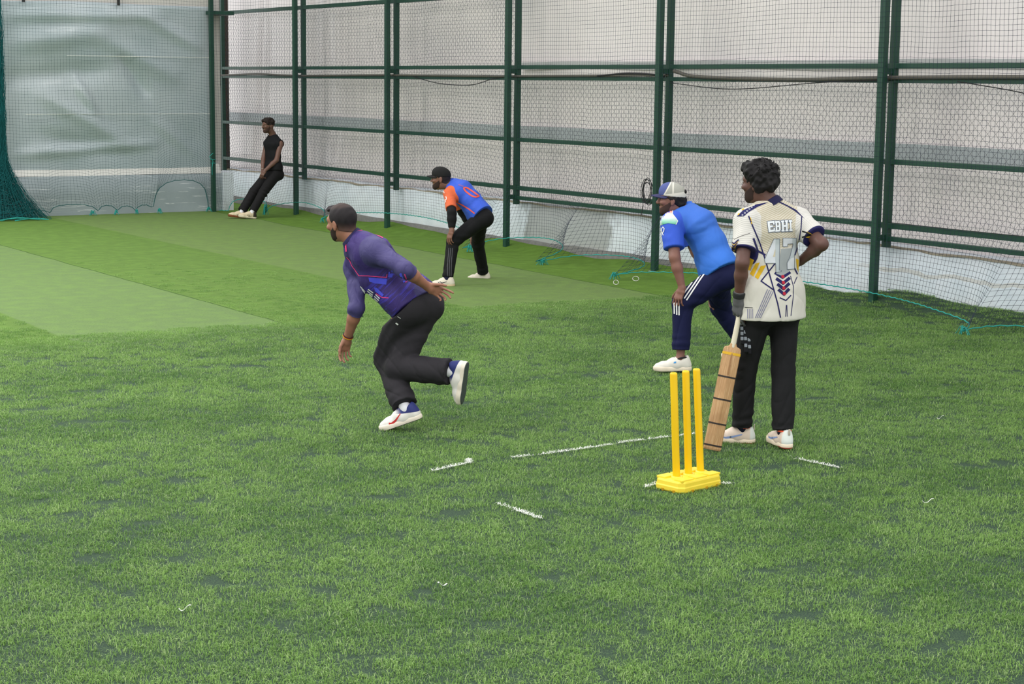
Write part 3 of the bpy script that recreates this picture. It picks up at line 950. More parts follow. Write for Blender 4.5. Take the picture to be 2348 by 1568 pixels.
# ---- yellow plastic stumps
def stumps():
    root = empty('stumps', (5.961, 7.293, 0))
    tag(root, 'set of three yellow plastic stumps on a moulded base', 'cricket stumps')
    ym = NT('yellow_plastic')
    c = ym.mix(ym.noise(ym.objco(), 5, 3), lin((250, 205, 14)), lin((238, 188, 10)))
    yel = ym.done(c, 0.38, 0.45)
    ym = NT('yellow_base_plastic')
    c = ym.mix(ym.noise(ym.objco(), 9, 3), lin((250, 224, 74)), lin((240, 208, 52)))
    yelb = ym.done(c, 0.42, 0.4)
    ax = np.array([0.983, 0.184, 0]); ax /= np.linalg.norm(ax); ay = np.array([-ax[1], ax[0], 0])
    # base: block with cut corners, chamfers, grooves on the top and notch shade as darker blocks at the foot
    Lx, Ly, Hz = 0.180, 0.106, 0.064
    bm = bmesh.new()
    ch = 0.028
    outline = [(-Lx + ch, -Ly), (Lx - ch, -Ly), (Lx, -Ly + ch), (Lx, Ly - ch), (Lx - ch, Ly), (-Lx + ch, Ly), (-Lx, Ly - ch), (-Lx, -Ly + ch)]
    rings = []
    for s, z in ((0.97, 0.0), (1.0, 0.008), (1.0, 0.030), (0.975, 0.034), (0.965, Hz - 0.010), (0.93, Hz)):
        rings.append([bm.verts.new((x * s, y * s, z)) for x, y in outline])
    for a, b in zip(rings[:-1], rings[1:]):
        for i in range(8):
            bm.faces.new([a[i], a[(i + 1) % 8], b[(i + 1) % 8], b[i]])
    bm.faces.new(rings[-1]); bm.faces.new(rings[0][::-1])
    bmesh.ops.recalc_face_normals(bm, faces=bm.faces)
    M = Matrix(((ax[0], ay[0], 0, 0), (ax[1], ay[1], 0, 0), (0, 0, 1, 0), (0, 0, 0, 1)))
    me = bpy.data.meshes.new('base'); bm.transform(M); bm.to_mesh(me); bm.free()
    me.materials.append(yelb)
    bo = bpy.data.objects.new('base', me); COL.objects.link(bo); bo.parent = root
    bv = bo.modifiers.new('b', 'BEVEL'); bv.width = 0.006; bv.segments = 2; bv.limit_method = 'ANGLE'
    # raised panels of the top, leaving grooves between them
    for ix, (x0, x1) in enumerate(((-.162, -.066), (-.050, .050), (.066, .162))):
        for (y0, y1) in ((-.094, -.034), (.034, .094)):
            v, f = bevel_box((x0, y0, Hz - .004), (x1, y1, Hz + .010), 0.004)
            v = [tuple(ax * p[0] + ay * p[1] + np.array([0, 0, p[2]])) for p in v]
            mesh_obj('raised_panel', v, f, yelb, bo)
    dk = plain('notch_shadow_plastic', (196, 150, 20), 0.6, 0.3)  # darker yellow that imitates the shade inside notches
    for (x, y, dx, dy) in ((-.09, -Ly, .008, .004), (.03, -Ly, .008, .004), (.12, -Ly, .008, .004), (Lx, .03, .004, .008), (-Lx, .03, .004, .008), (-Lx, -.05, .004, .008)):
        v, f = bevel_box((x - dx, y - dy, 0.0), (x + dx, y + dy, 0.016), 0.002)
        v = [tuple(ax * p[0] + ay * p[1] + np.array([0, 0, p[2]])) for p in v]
        mesh_obj('notch_shade_block', v, f, dk, bo)
    # three stumps, leaning a touch
    for k, (o, lx, ly) in enumerate(((-0.098, -.034, .0), (0.004, -.034, .0), (0.108, -.042, .0))):
        c = ax * o + ay * 0.0
        hgt = 0.652
        V, F = [], []
        prof = [(0.0205, 0.03), (0.0205, hgt - .012), (0.0195, hgt - .004), (0.016, hgt), (0.0115, hgt + .0005), (0.010, hgt - .004), (0.0, hgt - .004)]
        ns = 20
        for (r, z) in prof:
            t = z / hgt
            cc = c + _r0 * lx * t
            for i in range(ns):
                a = 6.28318 * i / ns
                V.append((cc[0] + r * math.cos(a), cc[1] + r * math.sin(a), z))
        for j in range(len(prof) - 1):
            for i in range(ns):
                F.append((j * ns + i, j * ns + (i + 1) % ns, (j + 1) * ns + (i + 1) % ns, (j + 1) * ns + i))
        mesh_obj('stump', V, F, yel, root, smooth=True)
        # moulded socket ring
        V, F = [], []
        for (r, z) in ((0.034, Hz - .002), (0.032, Hz + .012), (0.022, Hz + .012), (0.021, Hz)):
            for i in range(ns):
                a = 6.28318 * i / ns
                V.append((c[0] + r * math.cos(a), c[1] + r * math.sin(a), z))
        for j in range(3):
            for i in range(ns):
                F.append((j * ns + i, j * ns + (i + 1) % ns, (j + 1) * ns + (i + 1) % ns, (j + 1) * ns + i))
        mesh_obj('socket', V, F, yelb, bo, smooth=True)


stumps()

# joint positions (metres, world) of the five people; h* / f* / ch are directions
JOINTS = {
'bowler': dict(anL=(5.366, 9.420, 0.142), knL=(5.399, 9.715, 0.425), hipL=(5.400, 9.482, 0.787), hipR=(5.573, 9.530, 0.787), knR=(5.387, 9.560, 0.391), anR=(5.602, 9.223, 0.394), pel=(5.486, 9.506, 0.817), neck=(5.158, 9.720, 1.203), shL=(5.192, 9.494, 1.151), shR=(5.235, 9.849, 1.003), elL=(5.268, 9.253, 1.058), wrL=(5.464, 9.318, 0.935), elR=(5.164, 9.699, 0.776), wrR=(5.157, 9.813, 0.565), hdL=(0.787, -0.461, -0.410), hnL=(0.429, 0.847, 0.314), hdR=(-0.149, 0.213, -0.966), hnR=(0.021, 0.978, 0.207), head=(5.102, 9.780, 1.317), hf=(-0.293, 0.948, -0.122), hu=(-0.176, 0.173, 0.969), ftL=(-0.698, 0.623, -0.352), fuL=(-0.240, 0.157, 0.958), ftR=(0.009, 0.227, -0.974), fuR=(-0.606, 0.790, 0.094), ch=(-0.682, 0.559, -0.471)),
'fielderB': dict(anL=(9.730, 16.169, 0.073), anR=(10.495, 16.637, 0.051), knL=(9.849, 16.232, 0.481), knR=(10.335, 16.500, 0.415), hipL=(10.145, 16.092, 0.727), hipR=(10.199, 16.253, 0.727), pel=(10.172, 16.173, 0.757), neck=(10.014, 16.549, 1.079), shL=(9.906, 16.416, 0.987), shR=(10.107, 16.703, 0.990), elL=(9.811, 16.210, 0.796), wrL=(9.788, 16.170, 0.608), elR=(10.248, 16.702, 0.759), wrR=(10.365, 16.606, 0.534), hdL=(-0.292, 0.077, -0.953), hnL=(-0.943, -0.122, 0.309), hdR=(-0.133, 0.312, -0.941), hnR=(-0.192, 0.923, 0.333), head=(9.912, 16.616, 1.146), hf=(-0.764, 0.643, -0.050), hu=(-0.100, 0.065, 0.993), ftL=(-0.777, 0.628, -0.050), fuL=(0.000, 0.000, 1.000), ftR=(-0.580, 0.813, -0.052), fuR=(0.000, 0.000, 1.000), ch=(-0.415, 0.449, -0.791)),
'fielderC': dict(anL=(8.312, 10.308, 0.110), anR=(9.133, 10.481, 0.108), knL=(8.353, 10.345, 0.542), hipL=(8.600, 10.170, 0.760), hipR=(8.666, 10.338, 0.760), knR=(8.898, 10.544, 0.463), pel=(8.633, 10.254, 0.790), neck=(8.534, 10.545, 1.234), shL=(8.323, 10.467, 1.151), shR=(8.609, 10.711, 1.148), elL=(8.269, 10.357, 0.900), wrL=(8.301, 10.296, 0.669), elR=(8.707, 10.636, 0.897), wrR=(8.809, 10.509, 0.619), hdL=(-0.327, 0.102, -0.940), hnL=(-0.949, -0.198, 0.245), hdR=(0.025, 0.217, -0.976), hnR=(0.207, 0.921, 0.331), head=(8.429, 10.613, 1.321), hf=(-0.778, 0.628, -0.020), hu=(-0.083, 0.055, 0.995), ftL=(-0.808, 0.589, -0.030), fuL=(0.000, 0.000, 1.000), ftR=(-0.542, 0.841, 0.000), fuR=(0.000, 0.000, 1.000), ch=(-0.445, 0.410, -0.796)),
'batter': dict(anL=(7.002, 8.053, 0.084), anR=(7.113, 7.794, 0.096), hipL=(6.961, 7.897, 0.873), hipR=(7.153, 7.866, 0.865), knL=(6.979, 8.015, 0.478), knR=(7.147, 7.859, 0.480), pel=(7.057, 7.881, 0.919), neck=(7.059, 7.928, 1.497), shL=(6.889, 7.943, 1.395), shR=(7.245, 7.878, 1.396), elL=(6.795, 7.862, 1.156), wrL=(6.828, 7.923, 0.936), elR=(7.246, 7.664, 1.267), wrR=(7.272, 7.870, 1.146), hdL=(0.066, 0.191, -0.979), hnL=(-0.986, -0.133, 0.100), hdR=(-0.518, 0.804, -0.291), hnR=(0.731, 0.535, 0.424), head=(7.012, 7.983, 1.622), hf=(-0.339, 0.937, -0.080), hu=(-0.042, 0.027, 0.999), ftL=(-0.746, 0.666, 0.000), fuL=(0.000, 0.000, 1.000), ftR=(0.271, 0.963, 0.000), fuR=(0.000, 0.000, 1.000), ch=(0.187, 0.982, 0.000)),
'leaner': dict(anL=(11.705, 25.567, 0.102), anR=(11.605, 25.751, 0.099), hipL=(12.226, 25.727, 0.715), hipR=(12.199, 25.900, 0.728), knL=(11.947, 25.651, 0.415), knR=(11.875, 25.832, 0.424), pel=(12.213, 25.814, 0.772), neck=(12.248, 25.892, 1.325), shL=(12.301, 25.726, 1.195), shR=(12.219, 26.066, 1.191), elL=(12.205, 25.676, 0.937), wrL=(12.005, 25.684, 0.771), elR=(12.121, 25.995, 0.939), wrR=(12.042, 25.864, 0.754), hdL=(-0.528, 0.223, -0.820), hnL=(-0.865, -0.399, 0.303), hdR=(-0.077, -0.292, -0.953), hnR=(-0.607, 0.768, 0.206), head=(12.154, 25.870, 1.488), hf=(-0.996, -0.063, -0.060), hu=(-0.042, 0.027, 0.999), ftL=(-0.956, 0.269, 0.120), fuL=(0.100, -0.065, 0.993), ftR=(-0.956, 0.269, 0.120), fuR=(0.100, -0.065, 0.993), ch=(-1.000, -0.005, 0.000)),
}
BAT_TOE = (6.664, 7.938, 0.012)

# ================================================================== PEOPLE
V3 = lambda *a: np.array(a, float)
nz_ = lambda v: np.asarray(v, float) / (np.linalg.norm(v) + 1e-12)
lerp = lambda a, b, t: np.asarray(a) * (1 - t) + np.asarray(b) * t


class Field:
    """signed distance grid; shapes are blended in with smooth unions and meshed with surface nets"""

    def __init__(self, lo, hi, h):
        self.lo = np.asarray(lo, float); self.h = h
        self.n = np.ceil((np.asarray(hi) - self.lo) / h).astype(int) + 1
        self.g = np.full(self.n, 0.5, np.float32)

    def like(self):
        o = Field(self.lo, self.lo, self.h); o.n = self.n.copy(); o.g = np.full(self.n, 0.5, np.float32)
        return o

    def _region(self, lo, hi):
        a = np.clip(np.floor((np.asarray(lo) - self.lo) / self.h).astype(int), 0, self.n)
        b = np.clip(np.ceil((np.asarray(hi) - self.lo) / self.h).astype(int) + 1, 0, self.n)
        if np.any(b - a < 1): return None, None
        ax = [(self.lo[i] + np.arange(a[i], b[i]) * self.h).astype(np.float32) for i in range(3)]
        return tuple(slice(a[i], b[i]) for i in range(3)), (ax[0][:, None, None], ax[1][None, :, None], ax[2][None, None, :])

    def put(self, prim, op='u'):
        k = prim.get('k', 0.02)
        lo, hi = bounds(prim)
        m = k + 0.035
        s, P = self._region(lo - m, hi + m)
        if s is None: return
        d = dist(prim, P)
        g = self.g[s]
        if op == 'u':
            hh = np.maximum(k - np.abs(g - d), 0) / k
            self.g[s] = np.minimum(g, d) - hh * hh * k * 0.25
        elif op == 's':
            d = -d
            hh = np.maximum(k - np.abs(g - d), 0) / k
            self.g[s] = np.maximum(g, d) + hh * hh * k * 0.25

    def plane(self, p, n, keep='below'):
        """cut away everything on the side the normal points to"""
        p = np.asarray(p); n = nz_(n)
        s, P = self._region(self.lo, self.lo + self.n * self.h)
        d = (P[0] - p[0]) * n[0] + (P[1] - p[1]) * n[1] + (P[2] - p[2]) * n[2]
        self.g = np.maximum(self.g, d.astype(np.float32))

    def merge(self, other, k=0.015):
        hh = np.maximum(k - np.abs(self.g - other.g), 0) / k
        self.g = np.minimum(self.g, other.g) - hh * hh * k * 0.25

    def mesh(self, smooth=1):
        g = self.g
        ins = g < 0
        n = self.n
        c = [ins[i:n[0] - 1 + i, j:n[1] - 1 + j, k:n[2] - 1 + k] for i in (0, 1) for j in (0, 1) for k in (0, 1)]
        cnt = sum(x.astype(np.int8) for x in c)
        act = (cnt > 0) & (cnt < 8)
        I = np.argwhere(act)
        if len(I) == 0: return np.zeros((0, 3)), np.zeros((0, 4), int)
        idm = np.full(act.shape, -1, np.int32)
        idm[I[:, 0], I[:, 1], I[:, 2]] = np.arange(len(I), dtype=np.int32)
        cor = [(i, j, k) for i in (0, 1) for j in (0, 1) for k in (0, 1)]
        vals = np.stack([g[I[:, 0] + i, I[:, 1] + j, I[:, 2] + k] for i, j, k in cor], 1)
        acc = np.zeros((len(I), 3)); num = np.zeros(len(I))
        for a in range(8):
            for b in range(a + 1, 8):
                da = np.array(cor[b]) - np.array(cor[a])
                if np.abs(da).sum() != 1: continue
                va, vb = vals[:, a], vals[:, b]
                m = (va < 0) != (vb < 0)
                t = np.where(m, va / np.where(m, va - vb, 1), 0)
                acc += np.where(m[:, None], np.array(cor[a])[None] + t[:, None] * da[None], 0)
                num += m
        V = self.lo + (I + acc / num[:, None]) * self.h
        Q = []
        for ax in range(3):
            sl0 = [slice(None)] * 3; sl1 = [slice(None)] * 3
            sl0[ax] = slice(0, n[ax] - 1); sl1[ax] = slice(1, n[ax])
            e = ins[tuple(sl0)] != ins[tuple(sl1)]
            o1, o2 = [(1, 2), (2, 0), (0, 1)][ax]
            E = np.argwhere(e)
            E = E[(E[:, o1] > 0) & (E[:, o2] > 0) & (E[:, o1] < n[o1] - 1) & (E[:, o2] < n[o2] - 1)]
            if len(E) == 0: continue
            flip = ins[E[:, 0], E[:, 1], E[:, 2]]
            def cell(d1, d2):
                C = E.copy(); C[:, o1] -= d1; C[:, o2] -= d2
                return idm[C[:, 0], C[:, 1], C[:, 2]]
            q = np.stack([cell(1, 1), cell(0, 1), cell(0, 0), cell(1, 0)], 1)
            q[~flip] = q[~flip][:, ::-1]
            Q.append(q)
        Q = np.concatenate(Q)
        Q = Q[(Q >= 0).all(1)]
        for _ in range(smooth):
            S = np.zeros_like(V); W = np.zeros(len(V))
            for i in range(4):
                a, b = Q[:, i], Q[:, (i + 1) % 4]
                for j in range(3):
                    S[:, j] += np.bincount(a, V[b, j], len(V)) + np.bincount(b, V[a, j], len(V))
                W += np.bincount(a, minlength=len(V)) + np.bincount(b, minlength=len(V))
            V = 0.5 * V + 0.5 * S / np.maximum(W, 1)[:, None]
        return V, Q


def cone(a, b, ra, rb, k=0.025, lat=None, st=1.0):
    """round cone; lat = direction in which the section is st times wider"""
    return dict(t='c', a=np.asarray(a, float), b=np.asarray(b, float), ra=ra, rb=rb, k=k, lat=None if lat is None else nz_(lat), st=st)


def ell(c, R, rad, k=0.02):
    """ellipsoid; R rows = axes"""
    return dict(t='e', c=np.asarray(c, float), R=np.asarray(R, float), rad=np.asarray(rad, float), k=k)


def bounds(p):
    if p['t'] == 'c':
        r = max(p['ra'], p['rb']) * max(1, p['st'])
        return np.minimum(p['a'], p['b']) - r, np.maximum(p['a'], p['b']) + r
    r = max(p['rad'])
    return p['c'] - r, p['c'] + r


def dist(p, P):
    if p['t'] == 'c':
        a, b = p['a'], p['b']
        X, Y, Z = P[0] - np.float32(a[0]), P[1] - np.float32(a[1]), P[2] - np.float32(a[2])
        d = (b - a).astype(np.float32)
        if p['lat'] is not None:
            l = p['lat'].astype(np.float32)
            s = np.float32(1 - 1 / p['st'])
            q = (X * l[0] + Y * l[1] + Z * l[2]) * s
            X, Y, Z = X - q * l[0], Y - q * l[1], Z - q * l[2]
            d = d - l * float(d @ l) * s
        dd = float(d @ d) + 1e-12
        t = np.clip((X * d[0] + Y * d[1] + Z * d[2]) / np.float32(dd), 0, 1)
        r = np.float32(p['ra']) + t * np.float32(p['rb'] - p['ra'])
        return np.sqrt((X - t * d[0]) ** 2 + (Y - t * d[1]) ** 2 + (Z - t * d[2]) ** 2) - r
    c, R, rad = p['c'], p['R'], p['rad']
    X, Y, Z = P[0] - np.float32(c[0]), P[1] - np.float32(c[1]), P[2] - np.float32(c[2])
    q = 0
    for i in range(3):
        q = q + ((X * np.float32(R[i][0]) + Y * np.float32(R[i][1]) + Z * np.float32(R[i][2])) / np.float32(rad[i])) ** 2
    return (np.sqrt(q) - 1) * np.float32(min(rad) * 0.5 + 0.5 * np.median(rad))


def field_of(prims, h, pad=0.03):
    B = [bounds(p) for p in prims]
    lo = np.min([b[0] for b in B], 0) - pad; hi = np.max([b[1] for b in B], 0) + pad
    F = Field(lo, hi, h)
    for p in prims: F.put(p, p.get('op', 'u'))
    return F


def sub(p):
    p['op'] = 's'; return p


def pdist(prims, V):
    """min distance of points V to prims"""
    P = (V[:, 0].astype(np.float32), V[:, 1].astype(np.float32), V[:, 2].astype(np.float32))
    return np.min([dist(p, P) for p in prims], 0)


def frame_of(x, z):
    """rows: x forward, y left, z up"""
    x = nz_(x); y = nz_(np.cross(z, x)); z = np.cross(x, y)
    return np.stack([x, y, z])


def normals(V, Q):
    n = np.cross(V[Q[:, 2]] - V[Q[:, 0]], V[Q[:, 3]] - V[Q[:, 1]])
    N = np.zeros_like(V)
    for i in range(4):
        for j in range(3): N[:, j] += np.bincount(Q[:, i], n[:, j], len(V))
    return N / (np.linalg.norm(N, axis=1, keepdims=True) + 1e-12)


def n3(V, f, seed, oct=2):
    g = np.random.default_rng(seed); out = np.zeros(len(V)); a = 1.0
    for _ in range(oct):
        for _ in range(5):
            d = nz_(g.normal(size=3)); out += a * np.sin(V @ d * f * g.uniform(.7, 1.3) + g.uniform(0, 6.28)) / 2.2
        f *= 2.1; a *= 0.5
    return out


# ---- pieces of anatomy
def head_prims(c, R, s=1.0, nose=1.0):
    at = lambda x, y, z: c + (R[0] * x + R[1] * y + R[2] * z) * s
    E = lambda x, y, z, a, b, cc, k=0.02: ell(at(x, y, z), R, (a * s, b * s, cc * s), k)
    P = [E(-.012, 0, .030, .097, .076, .088), E(.022, 0, -.035, .066, .062, .080, .03), E(.050, 0, -.078, .040, .040, .036, .03),
         E(.070, 0, .030, .022, .052, .020, .025)]
    P += [cone(at(.088, 0, .020), at(.106 + .004 * nose, 0, -.020), .0085 * s, .0125 * s, .012), E(.101, .010, -.024, .010, .008, .007, .008), E(.101, -.010, -.024, .010, .008, .007, .008)]
    P += [E(.083, 0, -.052, .012, .022, .0065, .008), E(.081, 0, -.064, .012, .019, .007, .008), E(.072, 0, -.096, .018, .020, .016, .02)]
    for sg in (1, -1):
        P += [E(.070, sg * .045, -.018, .022, .020, .018, .02)]
        P.append(sub(E(.091, sg * .033, .008, .012, .016, .010, .012)))
    for sg in (1, -1):
        P += [E(.088 - .010, sg * .033, .006, .0125, .0125, .0105, .004)]
        Re = np.stack([R[0] * .94 + R[2] * -.15 - R[1] * sg * -.0, R[1], R[2]])
        P += [E(-.010, sg * .079, -.006, .018, .0075, .030, .008), E(-.004, sg * .077, -.030, .010, .006, .012, .006)]
        P.append(sub(E(-.004, sg * .089, -.004, .009, .006, .018, .005)))
    return P


def hand_prims(w, x, z, thumb_side, s=1.0, curls=(30, 30, 35, 40), spread=6, thumb=(35, 25, 20)):
    """w wrist, x finger direction, z back-of-hand normal; thumb_side +1: thumb towards +y of the frame"""
    R = frame_of(x, z)
    X, Y, Z = R[0], R[1] * thumb_side, R[2]
    at = lambda a, b, c: w + (X * a + Y * b + Z * c) * s
    P = [cone(at(0, .002, 0), at(.030, 0, 0), .023 * s, .024 * s, .015, Y, 1.25), cone(at(.030, 0, 0), at(.078, .004, .001), .0145 * s, .0125 * s, .014, Y, 2.7)]
    base = [(.088, .031, .002), (.093, .010, .004), (.088, -.011, .003), (.080, -.030, 0)]
    ln = [(.040, .024, .020), (.044, .028, .021), (.041, .026, .020), (.032, .020, .018)]
    rad = [.0086, .0088, .0083, .0074]
    for i in range(4):
        p = at(*base[i]); ang = 0
        q = at(base[i][0] - .03, base[i][1] * .8, base[i][2] - .001)
        P.append(cone(q, p, rad[i] * 1.15 * s, rad[i] * 1.08 * s, .010))
        sp = math.radians(spread * (1.5 - i))
        for j in range(3):
            ang += math.radians(curls[i] * (.75, 1.15, .8)[j])
            d = X * math.cos(ang) * math.cos(sp) + Y * math.sin(sp) * math.cos(ang) - Z * math.sin(ang)
            n = p + d * ln[i][j] * s
            P.append(cone(p, n, rad[i] * (1, .94, .88)[j] * s, rad[i] * (.94, .88, .78)[j] * s, .004))
            p = n
    a, b, c = [math.radians(t) for t in thumb]
    p = at(.022, .026, -.006)
    d = X * math.cos(a) + Y * math.sin(a) - Z * .25
    for j, (L, r0, r1) in enumerate(((.042, .0125, .0108), (.032, .0105, .0098), (.024, .0096, .0080))):
        n = p + nz_(d) * L * s
        P.append(cone(p, n, r0 * s, r1 * s, .008 if j == 0 else .004))
        p = n
        aa = a - (b if j == 0 else b + c)
        d = X * math.cos(aa) + Y * math.sin(aa) - Z * (.25 + .35 * (j + 1) * math.sin(b))
    return P


class Person:
    def __init__(self, key, label, skin, h=0.006, build=1.0):
        J = {k: np.array(v, float) for k, v in JOINTS[key].items()}
        self.J = J; self.h = h; self.bld = build
        base = (J['anL'] + J['anR']) / 2; base[2] = 0
        self.base = base
        self.root = empty('person', base)
        tag(self.root, label, 'person')
        self.skin = skin
        self.lat_c = nz_(J['shL'] - J['shR']); self.lat_p = nz_(J['hipL'] - J['hipR'])
        self.back = -nz_(J['ch'])
        self.Rh = frame_of(J['hf'], J['hu'])

    def obj(self, name, V, Q, mat, parent=None, label=None):
        o = mesh_obj(name, V, Q, mat, parent if parent is not None else self.root, smooth=True, base=self.base)
        if label: o['label'] = label
        return o

    # -- torso spine points
    def spine(self, bend=0.0):
        J = self.J
        up = nz_(J['neck'] - J['pel'])
        b = self.back - up * float(self.back @ up)
        b = nz_(b)
        p0 = J['pel']; mid = lerp(J['pel'], J['neck'], .42) + b * bend; ch = lerp(J['pel'], J['neck'], .74) + b * bend * 1.1 - b * .012
        sh = (J['shL'] + J['shR']) / 2
        return p0, mid, ch, sh, b

    def torso_prims(self, g=0.0, bend=0.0, belly=0.0, sag=0.0):
        J, bl = self.J, self.bld
        p0, mid, ch, sh, b = self.spine(bend)
        lm = nz_(self.lat_p + self.lat_c)
        P = [cone(p0, mid, (.112 + g) * bl, (.100 + g) * bl, .04, self.lat_p, 1.42), cone(mid, ch, (.100 + g) * bl, (.112 + g) * bl, .04, lm, 1.42),
             cone(ch, lerp(ch, J['neck'], .62), (.112 + g) * bl, (.075 + g) * bl, .04, self.lat_c, 1.48)]
        if belly: P.append(cone(p0 - b * (.03 + sag * .6), lerp(mid, ch, .35) - b * (.03 + sag), (.095 + belly) * bl, (.09 + belly) * bl, .05, lm, 1.25))
        for s in 'LR':
            P.append(cone(lerp(J['neck'], ch, .12), lerp(J['sh' + s], J['neck'], .1), (.050 + g) * bl, (.052 + g) * bl, .04))
            P.append(cone(lerp(ch, J['sh' + s], .55), J['sh' + s], (.078 + g) * bl, (.056 + g) * bl, .03))
        return P

    def leg_prims(self, g=0.0, cuffk=1.0, s='L', knee=0.0):
        J, bl = self.J, self.bld
        hip, kn, an = J['hip' + s], J['kn' + s], J['an' + s]
        return [cone(lerp(lerp(hip, kn, .08), J['pel'], .06), kn, (.080 + g) * bl, (.056 + g + knee) * bl, .03), cone(kn, an, (.055 + g + knee) * bl, (.037 + g) * cuffk * bl, .02),
                ell(lerp(kn, an, .28) + nz_(np.cross(np.cross(hip - kn, an - kn), an - kn)) * -.0, np.eye(3), (.05 + g, .05 + g, .06 + g), .03)]

    def seat_prims(self, g=0.0):
        J, bl = self.J, self.bld
        p0 = J['pel']
        b = self.spine()[4]
        P = [cone(lerp(J['hipL'], J['hipR'], .1), lerp(J['hipR'], J['hipL'], .1), (.090 + g) * bl, (.090 + g) * bl, .04)]
        for s in 'LR':
            P.append(ell(lerp(J['hip' + s], J['pel'], .15) + b * .042 - V3(0, 0, .03), np.eye(3), np.full(3, (.083 + g) * bl), .04))
        P.append(cone(lerp(J['hipL'], J['hipR'], .5), p0 + nz_(J['neck'] - p0) * .06, (.094 + g) * bl, (.096 + g) * bl, .04, self.lat_p, 1.40))
        return P

    def arm_prims(self, s, g=0.0, upto=1.0):
        J, bl = self.J, self.bld
        sh, el, wr = J['sh' + s], J['el' + s], J['wr' + s]
        return [cone(sh, el, (.050 + g) * bl, (.040 + g) * bl, .025), cone(el, lerp(el, wr, .35), (.039 + g) * bl, (.039 + g) * bl, .02), cone(lerp(el, wr, .35), wr, (.039 + g) * bl, .0265 + g, .02)]

    # -- bare body, one continuous skin
    def body(self, hands, hs=1.0, bend=0.0, head_s=1.0, hand_h=0.0042):
        J, h = self.J, self.h
        P = self.torso_prims(-.014, bend) + self.seat_prims(-.016)
        for s in 'LR':
            P += self.leg_prims(-.008, s=s) + self.arm_prims(s)
            ft = nz_(J['ft' + s])
            P.append(cone(J['an' + s], J['an' + s] + ft * .10 - nz_(J['fu' + s]) * .045, .034, .028, .02))
        nk = J['head'] - self.Rh[2] * .062 - self.Rh[0] * .028
        neck = [cone(nk, J['neck'] + (J['head'] - J['neck']) * .02, .054 * self.bld, .062 * self.bld, .03)]
        P += neck
        V, Q = field_of(P, h * 1.35).mesh(1)
        Hp = head_prims(J['head'], self.Rh, head_s) + [cone(nk, lerp(nk, J['neck'], .8), .054 * self.bld, .060 * self.bld, .03)]
        Vh, Qh = field_of(Hp, min(h, .0045)).mesh(1)
        Vs, Qs = [V, Vh], [Q, Qh + len(V)]
        off = len(V) + len(Vh)
        for s in 'LR':
            if hands.get(s) is None: continue
            kw = dict(hands[s]); 
            P = hand_prims(J['wr' + s], J['hd' + s], J['hn' + s], kw.pop('th'), hs, **kw)
            P.append(cone(lerp(J['wr' + s], J['el' + s], .22), J['wr' + s], .030, .0262, .015))
            v, q = field_of(P, hand_h, .02).mesh(1)
            Vs.append(v); Qs.append(q + off); off += len(v)
        V = np.vstack(Vs); Q = np.vstack(Qs)
        self.head_pr = Hp
        o = self.obj('body', V, Q, self.skin)
        # eyes
        for sg in (1, -1):
            c = J['head'] + (self.Rh[0] * .082 + self.Rh[1] * sg * .033 + self.Rh[2] * .008) * head_s
            v, q = ball(c, .0105 * head_s)
            e = self.obj('eye', v, q, EYE, o)
        return o

    def head_at(self, x, y, z, s=1.0):
        return self.J['head'] + (self.Rh[0] * x + self.Rh[1] * y + self.Rh[2] * z) * s

    def E(self, x, y, z, a, b, c, k=.02, s=1.0):
        return ell(self.head_at(x, y, z, s), self.Rh, (a * s, b * s, c * s), k)


def ball(c, r, n=10, m=14):
    V = [(c[0], c[1], c[2] + r)]
    for i in range(1, n):
        for j in range(m):
            a, b = math.pi * i / n, 2 * math.pi * j / m
            V.append((c[0] + r * math.sin(a) * math.cos(b), c[1] + r * math.sin(a) * math.sin(b), c[2] + r * math.cos(a)))
    V.append((c[0], c[1], c[2] - r))
    F = []
    for j in range(m):
        F.append((0, 1 + j, 1 + (j + 1) % m))
        F.append((len(V) - 1, 1 + (n - 2) * m + (j + 1) % m, 1 + (n - 2) * m + j))
    for i in range(n - 2):
        for j in range(m):
            F.append((1 + i * m + j, 1 + (i + 1) * m + j, 1 + (i + 1) * m + (j + 1) % m, 1 + i * m + (j + 1) % m))
    return np.array(V), F


EYE = plain('eye', (60, 48, 44), 0.2, 0.5)


def skin_mat(name, c, warm=(1.12, .95, .88)):
    n = NT(name)
    o = n.objco()
    f = n.noise(o, 22, 4, .6)
    c = lin(c)
    col = n.mix(f, (c[0] * .84, c[1] * .82, c[2] * .82, 1), (min(1, c[0] * warm[0] * 1.08), c[1] * 1.05, c[2] * 1.02, 1))
    n.bump(n.noise(o, 420, 2), 0.15, 0.002)
    return n.done(col, 0.48, 0.4)


def displace(V, Q, amp, f, seed, along=None):
    N = normals(V, Q)
    W = V if along is None else V - along * (V @ along)[:, None] * .65
    d = n3(W, f, seed, 2)
    d = np.sign(d) * np.abs(d) ** 0.8
    return V + N * (amp * np.clip(d, -1.6, 1.6))[:, None]


def set_attr(o, name, vals, vec=False):
    a = o.data.attributes.new(name, 'FLOAT_VECTOR' if vec else 'FLOAT', 'POINT')
    a.data.foreach_set('vector' if vec else 'value', np.asarray(vals, np.float32).ravel())


def folds(V, Q, c, axis, side, n, amp, width, span, seed):
    """tension creases: rings of shallow ridges round the limb at joint c, strongest on the side direction"""
    N = normals(V, Q)
    t = (V - c) @ axis
    w = np.exp(-(t / span) ** 2) * np.clip(.45 + .55 * (N @ side), 0, 1)
    ph = n3(V, 13, seed, 1) * 2.2
    brk = np.clip(n3(V, 17, seed + 50, 1) * .8 + .45, 0, 1)
    return V + N * (.75 * amp * w * brk * np.sin(t / width + ph))[:, None]


